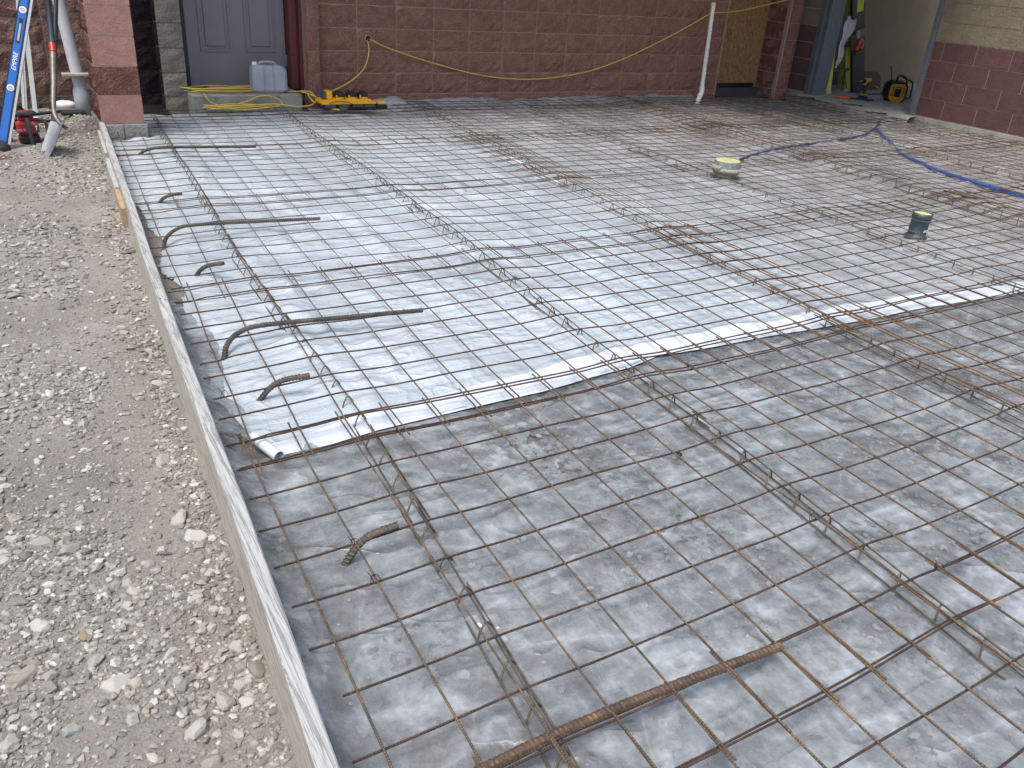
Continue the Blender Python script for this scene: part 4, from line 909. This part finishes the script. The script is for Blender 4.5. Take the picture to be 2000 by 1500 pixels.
# laser instrument
lz = empty('rotary_laser', (.175, 6.95, -.06), 'red and black rotary laser with grey guard bars on gravel', 'laser instrument')
lc = (.178, 6.98); ob_ = [(.062, 0), (.068, .012), (.066, .085)]
Tl = Matrix.Translation((lc[0], lc[1], -.06))
f = MB(); f.rbox(-.066, .066, -.06, .06, .005, .075, .016, 0, Tl); f.build('battery_base', 'black', lz)
f = MB(); f.rbox(-.072, .072, -.066, .066, .075, .17, .02, 0, Tl); f.rbox(-.05, .05, -.05, .05, .168, .198, .014, 0, Tl); f.build('housing', 'red', lz)
f = MB(); f.lathe([(.03, .195), (.03, .208), (.066, .208), (.072, .214), (.072, .222), (.064, .228), (.0001, .230)], 0, 0, 28, 0, Tl); f.build('rotor_head', 'dkgrey', lz)
f = MB(); f.lathe([(.0001, .2325), (.034, .2325), (.036, .229)], 0, 0, 24, 0, Tl); f.build('cap_label', 'red', lz)
for a in (-100, -10, 80, 170):
    r_ = R_(a); c_, s_ = math.cos(r_), math.sin(r_); m = MB()
    m.tube(spl([(lc[0] + c_ * .055, lc[1] + s_ * .055, .115), (lc[0] + c_ * .10, lc[1] + s_ * .10, .112), (lc[0] + c_ * .122, lc[1] + s_ * .122, .085), (lc[0] + c_ * .118, lc[1] + s_ * .118, -.02), (lc[0] + c_ * .09, lc[1] + s_ * .09, -.055)], .012) if a != -100 else spl([(lc[0] + .004, lc[1] - .064, .13), (lc[0] + .004, lc[1] - .086, .115), (lc[0] + .008, lc[1] - .09, .03), (lc[0] + .012, lc[1] - .08, -.052)], .012), .0135, 8, flat=(1, .8)); m.build('guard_bar', 'dkgrey', lz)
text_mesh('HILTI', .024, lz, (lc[0] - .040, lc[1] - .0668, .052), (R_(90), 0, 0), 'white_p', scale=(1, 1, 1))
f = MB(); f.rbox(-.0, .036, -.0685, -.064, .1, .15, .002, 0, Tl @ Matrix.Translation((.032, 0, 0))); f.build('key_panel', 'dkgrey', lz)
f = MB(); f.box(.045, .06, -.0705, -.069, .135, .141, 0, Tl); f.box(.0505, .0545, -.0705, -.069, .112, .135, 0, Tl); f.build('key_symbol', 'white_p', lz)
# blue spirit level
lvl = empty('spirit_level', (-.02, 6.9, -.06), 'long blue spirit level with round white vials leaning at left', 'spirit level')
p0 = Vector((-.004, 6.8, -.03)); p1 = Vector((.450, 7.15, 1.30)); az_ = (p1 - p0).normalized(); ux = Vector((1, -.1, 0)); ux = (ux - az_ * ux.dot(az_)).normalized(); uy = az_.cross(ux).normalized()
if uy.y > 0: uy = -uy
def LT(h): 
    q = p0 + az_ * h; m = Matrix.Identity(4); m.col[0] = (*ux, 0); m.col[1] = (*(-uy), 0); m.col[2] = (*az_, 0); m.col[3] = (*q, 1); return m
f = MB(); f.rbox(-.026, .024, -.012, .012, -.14, 1.5, .002, 0, LT(0)); f.build('body', 'bluelevel', lvl)
f = MB(); f.rbox(.0245, .034, -.013, .013, -.14, 1.5, .001, 0, LT(0)); f.rbox(-.033, -.0265, -.013, .013, -.14, 1.5, .001, 0, LT(0)); f.build('edge_rail', 'black', lvl)
f = MB(); f.rbox(.0345, .05, -.014, .014, -.14, 1.5, .001, 0, LT(0)); f.build('base_rail', 'alu', lvl)
for h in (.40, .93):
    f = MB(); f.lathe([(.016, .0), (.023, .0), (.023, .004), (.016, .004)], 0, 0, 24, 0, LT(h) @ Matrix.Translation((0, -.0125, 0)) @ Matrix.Rotation(R_(90), 4, 'X')); f.build('vial_ring', 'white_p', lvl)
    f = MB(); f.lathe([(.0001, .001), (.016, .001)], 0, 0, 24, 0, LT(h) @ Matrix.Translation((0, -.0125, 0)) @ Matrix.Rotation(R_(90), 4, 'X')); f.build('vial', 'alu', lvl)
f = MB(); f.rbox(-.02, .018, -.0135, .0, .70, .88, .008, 0, LT(0)); f.build('hand_slot', 'black', lvl)
f = MB(); f.rbox(-.008, .006, -.0145, -.012, .72, .84, .002, 0, LT(0)); f.build('slot_gleam', 'alu', lvl)
Mx = LT(.58) @ Matrix.Translation((0, -.0132, 0)) @ Matrix.Rotation(R_(90), 4, 'X') @ Matrix.Rotation(R_(90), 4, 'Z')
text_mesh('EMPIRE', .038, lvl, tuple(Mx.translation), tuple(Mx.to_euler()), 'white_p', shear=.3)
Mx = LT(.70) @ Matrix.Translation((0, -.0132, 0))
rl = empty('red_level', (.05, 7.9, .75), 'red tool case corner with white print at upper left', 'tool')
f = MB(); f.rbox(.02, .16, 7.66, 7.72, .80, 1.5, .012, 0); f.build('case', 'darkred', rl)
f = MB(); f.rbox(.04, .075, 7.652, 7.661, .83, .89, .002); f.build('print', 'white_p', rl)
f = MB(); f.rbox(.095, .115, 7.652, 7.661, .83, 1.3, .002); f.build('stripe', 'ladder', rl)
f = MB(); f.tube([(.205, 7.2, .82), (.30, 7.12, .80)], .011, 10); meta(f.build('short_rod', 'darkred'), 'short dark red handle sticking out beside blue level', 'handle')
f = MB(); f.prism([(-.1, 0), (-.035, .0), (-.02, .3), (.0, .62), (-.1, .7)], Matrix.Translation((-.01, 7.35, .1)), .02); meta(f.build('pale_board', 'woodtan'), 'pale board edge at far left behind blue level', 'board')
# black bag, crowbar, straps
def blob(name, c, r, mat, label, cat, seed=0, nx=14, ny=10, amp=.25, parent=None):
    m = MB(); vs_ = []
    for i in range(ny + 1):
        ph_ = math.pi * i / ny
        for j in range(nx):
            th = 2 * math.pi * j / nx; d = 1 + amp * (float(fbm(j * .7 if j < nx / 2 else (nx - j) * .7, i * .8, seed, 3)) - .5) * 2
            vs_.append((c[0] + r[0] * d * math.sin(ph_) * math.cos(th), c[1] + r[1] * d * math.sin(ph_) * math.sin(th), c[2] + r[2] * d * math.cos(ph_)))
    m.add(vs_, [(i * nx + j, (i + 1) * nx + j, (i + 1) * nx + (j + 1) % nx, i * nx + (j + 1) % nx) for i in range(ny) for j in range(nx)], 0, True)
    o = m.build(name, mat, parent); return meta(o, label, cat) if label else o
bg = empty('tool_bag', (.04, 7.6, -.06), 'black fabric tool bag with strap behind the laser', 'bag')
blob('bag_body', (.05, 7.62, .02), (.13, .16, .12), 'blackmat', None, None, 3, 16, 12, .3, bg)
for k in range(3):
    f = MB(); f.tube(spl([(-.02 + .03 * k, 7.44, .02), (.02 + .04 * k, 7.42, .12 + .01 * k), (.12 + .03 * k, 7.48, .10), (.17 + .02 * k, 7.5, .0)], .02), .009, 6, flat=(1.4, .5)); f.build('strap', 'black', bg)
f = MB(); f.tube([(.19, 7.52, .045), (.45, 7.62, .055)], .011, 8); f.tube([(.20, 7.45, .01), (.42, 7.5, .005)], .011, 8); meta(f.build('pry_bars', 'black'), 'black pry bars lying behind the laser and shovel', 'pry bar')
f = MB(); f.rbox(.44, .62, 7.56, 7.66, .03, .06, .008); meta(f.build('black_tool_case', 'blackmat'), 'flat black case on the gravel pile left of drain pipe', 'tool case')
f = MB(); f.rbox(.255, .40, 7.25, 7.29, .055, .08, .006, 0, Matrix.Rotation(R_(1), 4, 'Z')); meta(f.build('pale_bar', 'alu'), 'pale flat bar end poking out behind the shovel', 'bar')
blob('crumpled_paper', (.50, 7.9, .055), (.085, .06, .035), 'white_p', 'white crumpled packet at the foot of the drain pipe', 'packet', 9, 14, 8, .35)
f = MB(); f.rbox(-.02, .10, 7.3, 7.33, -.035, -.02, .003); meta(f.build('flat_strip', 'alu'), 'thin pale slat on ground left of the laser', 'slat')
gl = empty('glove', (-.0, 6.72, -.06), 'dark work boot lying at the left edge', 'boot')
blob('upper', (-.005, 6.72, -.03), (.055, .10, .05), 'blackmat', None, None, 14, 14, 10, .25, gl)
f = MB(); f.rbox(-.06, .035, 6.55, 6.66, -.07, -.045, .01); f.build('sole', 'brown', gl)
f = MB(); f.rbox(-.15, .045, 6.44, 6.50, -.07, -.035, .004, 0); meta(f.build('brown_board', 'brown'), 'brown board end on gravel at left edge below boot', 'board')
f = MB(); f.rbox(.045, .063, 6.43, 6.47, -.075, -.04, .006, 0); meta(f.build('black_end_piece', 'black'), 'black clip on the end of the brown board', 'clip')
f = MB(); f.prism([(0, 0), (.07, -.012), (.10, .01), (.07, .03), (.02, .02)], Matrix.Translation((.115, 6.66, -.062)) @ Matrix.Rotation(R_(60), 4, 'X'), .004); meta(f.build('white_scrap', 'white_p'), 'torn white plastic scrap on gravel before the laser', 'scrap')
f = MB(); f.rbox(.075, .12, 7.0, 7.05, -.06, -.035, .006); meta(f.build('red_scrap', 'red'), 'small red plastic piece beside the laser guard', 'scrap')

# ------------------------------------------------------------------ room contents
ld = empty('step_ladder', (9.95, 8.1, .036), 'folded yellow stepladder with black steps in the doorway', 'ladder')
def rail2(p, q, w, d, nm='rail', mat='ladder'):
    p, q = Vector(p), Vector(q); a = (q - p).normalized(); x = Vector((.8, -.6, 0)); x = (x - a * x.dot(a)).normalized(); y = a.cross(x); m = Matrix.Identity(4); m.col[0] = (*x, 0); m.col[1] = (*y, 0); m.col[2] = (*a, 0); m.col[3] = (*p, 1)
    f = MB(); f.rbox(-w / 2, w / 2, -d / 2, d / 2, 0, (q - p).length, .004, 0, m); return f.build(nm, mat, ld), m
rail2((9.66, 7.86, .036), (9.50, 8.02, 1.9), .075, .03); rail2((10.24, 8.02, .036), (9.74, 8.10, 1.9), .065, .03)
rail2((9.98, 8.30, .036), (9.52, 8.16, 1.9), .05, .03, 'rear_rail'); rail2((10.42, 8.3, .036), (9.88, 8.16, 1.9), .05, .03, 'rear_rail')
for z in (.33, .64, .95, 1.26):
    t = z / 1.9; a = Vector((9.66 - .16 * t, 7.88 + .13 * t, z)); b = Vector((10.24 - .5 * t, 8.03 + .08 * t, z)); dd = (b - a).normalized(); m = Matrix.Identity(4); m.col[0] = (*dd, 0); m.col[1] = (*Vector((0, 0, 1)).cross(dd), 0); m.col[2] = (0, 0, 1, 0); m.col[3] = (*a, 1)
    f = MB(); f.rbox(0, (b - a).length, -.04, .045, -.012, .022, .004, 0, m); f.build('step', 'laddergrey', ld)
f = MB(); f.tube([(9.70, 7.9, .08), (9.84, 7.94, .31)], .007, 6); f.build('brace', 'laddergrey', ld)
f = MB(); f.tube([(10.22, 8.02, .08), (10.05, 7.98, .31)], .007, 6); f.build('brace', 'laddergrey', ld)
for x, y in ((9.66, 7.86), (10.24, 8.02)):
    f = MB(); f.rbox(x - .04, x + .035, y - .03, y + .03, .037, .075, .005); f.build('foot', 'alu', ld)
sh = MB(); vs_ = []; NU, NV = 22, 10
for i in range(NU):
    t = i / (NU - 1)
    for j in range(NV):
        s_ = j / (NV - 1); wd = .17 * (1 - t) ** .7 + .05; vs_.append((9.71 - .05 * t + (s_ - .15) * wd * (.8 + .3 * math.sin(t * 9)), 7.84 + .015 * math.sin(s_ * 19 + t * 4) + .01 * math.sin(t * 14), .98 - .58 * t + .03 * math.sin(s_ * 7)))
sh.add(vs_, [(i * NV + j, i * NV + j + 1, (i + 1) * NV + j + 1, (i + 1) * NV + j) for i in range(NU - 1) for j in range(NV - 1)], 0, True)
meta(sh.build('white_shirt', 'cloth'), 'white shirt hanging from the yellow stepladder', 'shirt')
bp = MB(); LB = Matrix.Translation((10.39, 7.96, .04)) @ Matrix.Rotation(R_(-21), 4, 'Y'); bp.rbox(-.115, .115, -.02, .02, .0, 2.1, .003, 0, LB); meta(bp.build('black_board', 'black'), 'tall narrow black board with yellow note, standing in doorway', 'board')
nt = empty('paper_note', (10.0, 7.93, 1.0), 'yellow paper note stuck on the black board', 'note')
f = MB(); f.box(-.045, .075, -.0225, -.0205, 1.08, 1.24, 0, LB @ Matrix.Rotation(R_(8), 4, 'Y') @ Matrix.Translation((-.15, 0, 0))); f.build('sheet', 'note', nt)
f = MB(); [f.box(-.03, -.03 + w, -.0240, -.0227, z, z + .003, 0, LB @ Matrix.Rotation(R_(8), 4, 'Y') @ Matrix.Translation((-.15, 0, 0))) for z, w in ((1.2, .06), (1.18, .05), (1.155, .07), (1.13, .045), (1.11, .06))]; f.build('handwriting', 'dkgrey', nt)
f = MB(); f.rbox(-.05, .01, -.04, -.0215, .76, .86, .003, 0, LB); meta(f.build('wood_offcut', 'woodtan'), 'pale wood offcut fixed to the black board', 'wood block')
f = MB(); f.rbox(.012, .11, -.04, -.0215, .76, .87, .003, 0, LB); meta(f.build('grey_plate', 'steelgrey'), 'small blue-grey plate beside the pale wood offcut', 'plate')
f = MB(); f.rbox(-.17, -.06, -.04, -.022, .62, .84, .003, 0, LB); f.rbox(-.14, -.01, -.09, -.022, .585, .612, .003, 0, LB); meta(f.build('brown_shelf', 'brown'), 'small brown shelf holding the orange clamp', 'shelf')
f = MB(); f.tube([LB @ Vector(p) for p in spl([(-.1, -.075, .63), (-.055, -.075, .69), (-.01, -.075, .75)], .02)], .014, 6); f.tube([LB @ Vector(p) for p in spl([(-.01, -.075, .75), (.02, -.075, .69), (.0, -.075, .62)], .02)], .015, 6); meta(f.build('orange_clamp', 'orange'), 'orange spring clamp on the black board', 'clamp')
cordobj('air_hose', [(10.85, 8.6, 1.5), (10.86, 8.6, 1.1), (10.92, 8.6, .85), (10.96, 8.58, .6), (10.98, 8.5, .35), (11.0, 8.3, .15), (10.98, 8.0, .05), (10.8, 7.75, .05)], .011, 'cord', 'yellow hose hanging down the tan wall behind the radio', 'hose', .05)
f = MB(); f.prism([(0, 0), (.62, 0), (.60, .17), (.5, .24), (.2, .25), (.0, .17)], Matrix.Translation((10.52, 8.15, .045)) @ Matrix.Rotation(R_(-12), 4, 'X'), .01); meta(f.build('brown_cardboard', 'brown'), 'dark brown cardboard leaning on tan wall behind the drill', 'cardboard')
f = MB(); f.tube([(10.2, 7.78, .047), (10.9, 7.82, .047)], .014, 6); meta(f.build('black_rod', 'black'), 'black rod on the floor between drill and radio', 'rod')
# impact driver
dv = empty('impact_driver', (9.85, 7.45, .036), 'yellow and black cordless driver standing on its battery', 'cordless driver')
dx, dy = 9.86, 7.45
f = MB(); f.rbox(dx - .055, dx + .055, dy - .04, dy + .04, .037, .085, .01); f.build('battery', 'black', dv)
f = MB(); f.rbox(dx - .05, dx + .045, dy - .035, dy + .035, .086, .108, .008); f.build('battery_mount', 'dullyellow', dv)
f = MB(); f.tube([(dx, dy, .1), (dx + .012, dy, .24)], .02, 10, flat=(1.2, .9)); f.build('handle', 'black', dv)
f = MB(); f.tube([(dx - .045, dy, .268), (dx + .055, dy, .275)], .03, 14); f.rbox(dx - .04, dx - .005, dy - .02, dy + .02, .215, .255, .006); f.build('motor_housing', 'dullyellow', dv)
f = MB(); f.tube([(dx - .09, dy, .266), (dx - .05, dy, .268), (dx - .045, dy, .268)], [.012, .024, .028], 12); f.tube([(dx + .055, dy, .275), (dx + .075, dy, .276)], [.03, .018], 12); f.build('nose', 'black', dv)
f = MB(); f.tube([(dx - .14, dy, .265), (dx - .09, dy, .266)], .005, 6); f.build('bit', 'alu', dv)
hm = empty('pry_tool', (9.65, 7.5, .036), 'orange-gripped hand tool lying on the threshold', 'hand tool')
f = MB(); f.tube([(9.50, 7.60, .052), (9.66, 7.50, .052)], .014, 8); f.build('grip', 'orange', hm); f = MB(); f.tube([(9.66, 7.50, .052), (9.84, 7.36, .05)], .010, 8); f.rbox(9.80, 9.90, 7.3, 7.36, .037, .06, .004); f.build('head', 'black', hm)
# job-site radio
rd = empty('jobsite_radio', (10.25, 7.2, .036), 'yellow and black job-site radio with roll cage and antenna', 'radio')
T = Matrix.Translation((10.22, 7.22, .037)) @ Matrix.Rotation(R_(-36), 4, 'Z')
f = MB(); f.prism([(-.10, 0), (.10, 0), (.125, .05), (.13, .18), (.10, .235), (.05, .255), (-.05, .255), (-.10, .235), (-.13, .18), (-.125, .05)], T, .16); f.build('case', 'black', rd)
f = MB(); f.prism([(-.075, .012), (.075, .012), (.10, .05), (.10, .19), (.07, .222), (-.07, .222), (-.10, .19), (-.10, .05)], T @ Matrix.Translation((0, -.012, 0)), .014); rshell = f.build('front_shell', 'dullyellow', rd)
for k in range(5):
    for s_ in (-1, 1): f = MB(); f.rbox(s_ * .068 - .018, s_ * .068 + .018, -.017, -.011, .075 + k * .024, .083 + k * .024, .001, 0, T); f.build('speaker_slot', 'brown', rshell)
f = MB(); f.rbox(-.04, .04, -.019, -.01, .065, .185, .004, 0, T); f.build('control_panel', 'black', rd)
f = MB(); f.prism([(-.055, .0), (.055, .0), (.05, .035), (-.05, .035)], T @ Matrix.Translation((0, -.02, .002)), .03); f.build('lower_bumper', 'dullyellow', rd)
f = MB(); f.tube([T @ Vector(p) for p in spl([(.1, .02, .2), (.08, .02, .29), (.0, .03, .325), (-.03, .03, .30), (-.03, .05, .26)], .02)], .013, 8); f.build('carry_handle', 'black', rd)
f = MB(); f.tube([T @ Vector(p) for p in spl([(.13, .02, .05), (.19, .05, .06), (.2, .08, .15), (.19, .08, .24), (.12, .06, .28), (.05, .04, .3)], .02)], .012, 8); f.build('roll_cage', 'black', rd)
f = MB(); f.tube([T @ Vector(p) for p in spl([(-.13, .02, .04), (-.165, .04, .06), (-.17, .06, .15), (-.15, .06, .22), (-.09, .04, .26)], .02)], .012, 8); f.build('roll_cage', 'black', rd)
f = MB(); f.tube([T @ Vector((-.09, .05, .25)), T @ Vector((-.15, .05, .43))], .007, 6); f.build('antenna', 'black', rd)
Mx = T @ Matrix.Translation((0, -.0196, .168)) @ Matrix.Rotation(R_(90), 4, 'X')
text_mesh('DEWALT', .016, rd, tuple(Mx.translation), tuple(Mx.to_euler()), 'white_p')
# stray dark stubs on the ledge
for i, (a, b) in enumerate((((9.0, 7.9, .02), (9.22, 7.7, .02)), ((9.1, 7.15, .045), (9.28, 6.98, .045)), ((8.95, 6.68, .03), (9.15, 6.52, .03)))):
    f = MB(); f.tube([a, b], .007, 6); meta(f.build('starter_bar', 'black'), ['short dark bar on ledge nearest the steel jamb', 'short dark bar on the middle of the ledge', 'short dark bar on ledge near the radio side'][i], 'bar')
# debris specks on the film
for k in range(1):
    f = MB(); c = (1.72, 1.66, hsheet(np.array(1.72), np.array(1.66)) + .02); f.rbox(c[0] - .008, c[0] + .008, c[1] - .012, c[1] + .012, float(c[2]) - .004, float(c[2]) + .008, .003); meta(f.build('black_pellet', 'black'), 'small black pellet on the clear film', 'debris')

# cycles hints
scene.render.engine = 'CYCLES'
scene.cycles.max_bounces = 8; scene.cycles.transparent_max_bounces = 16
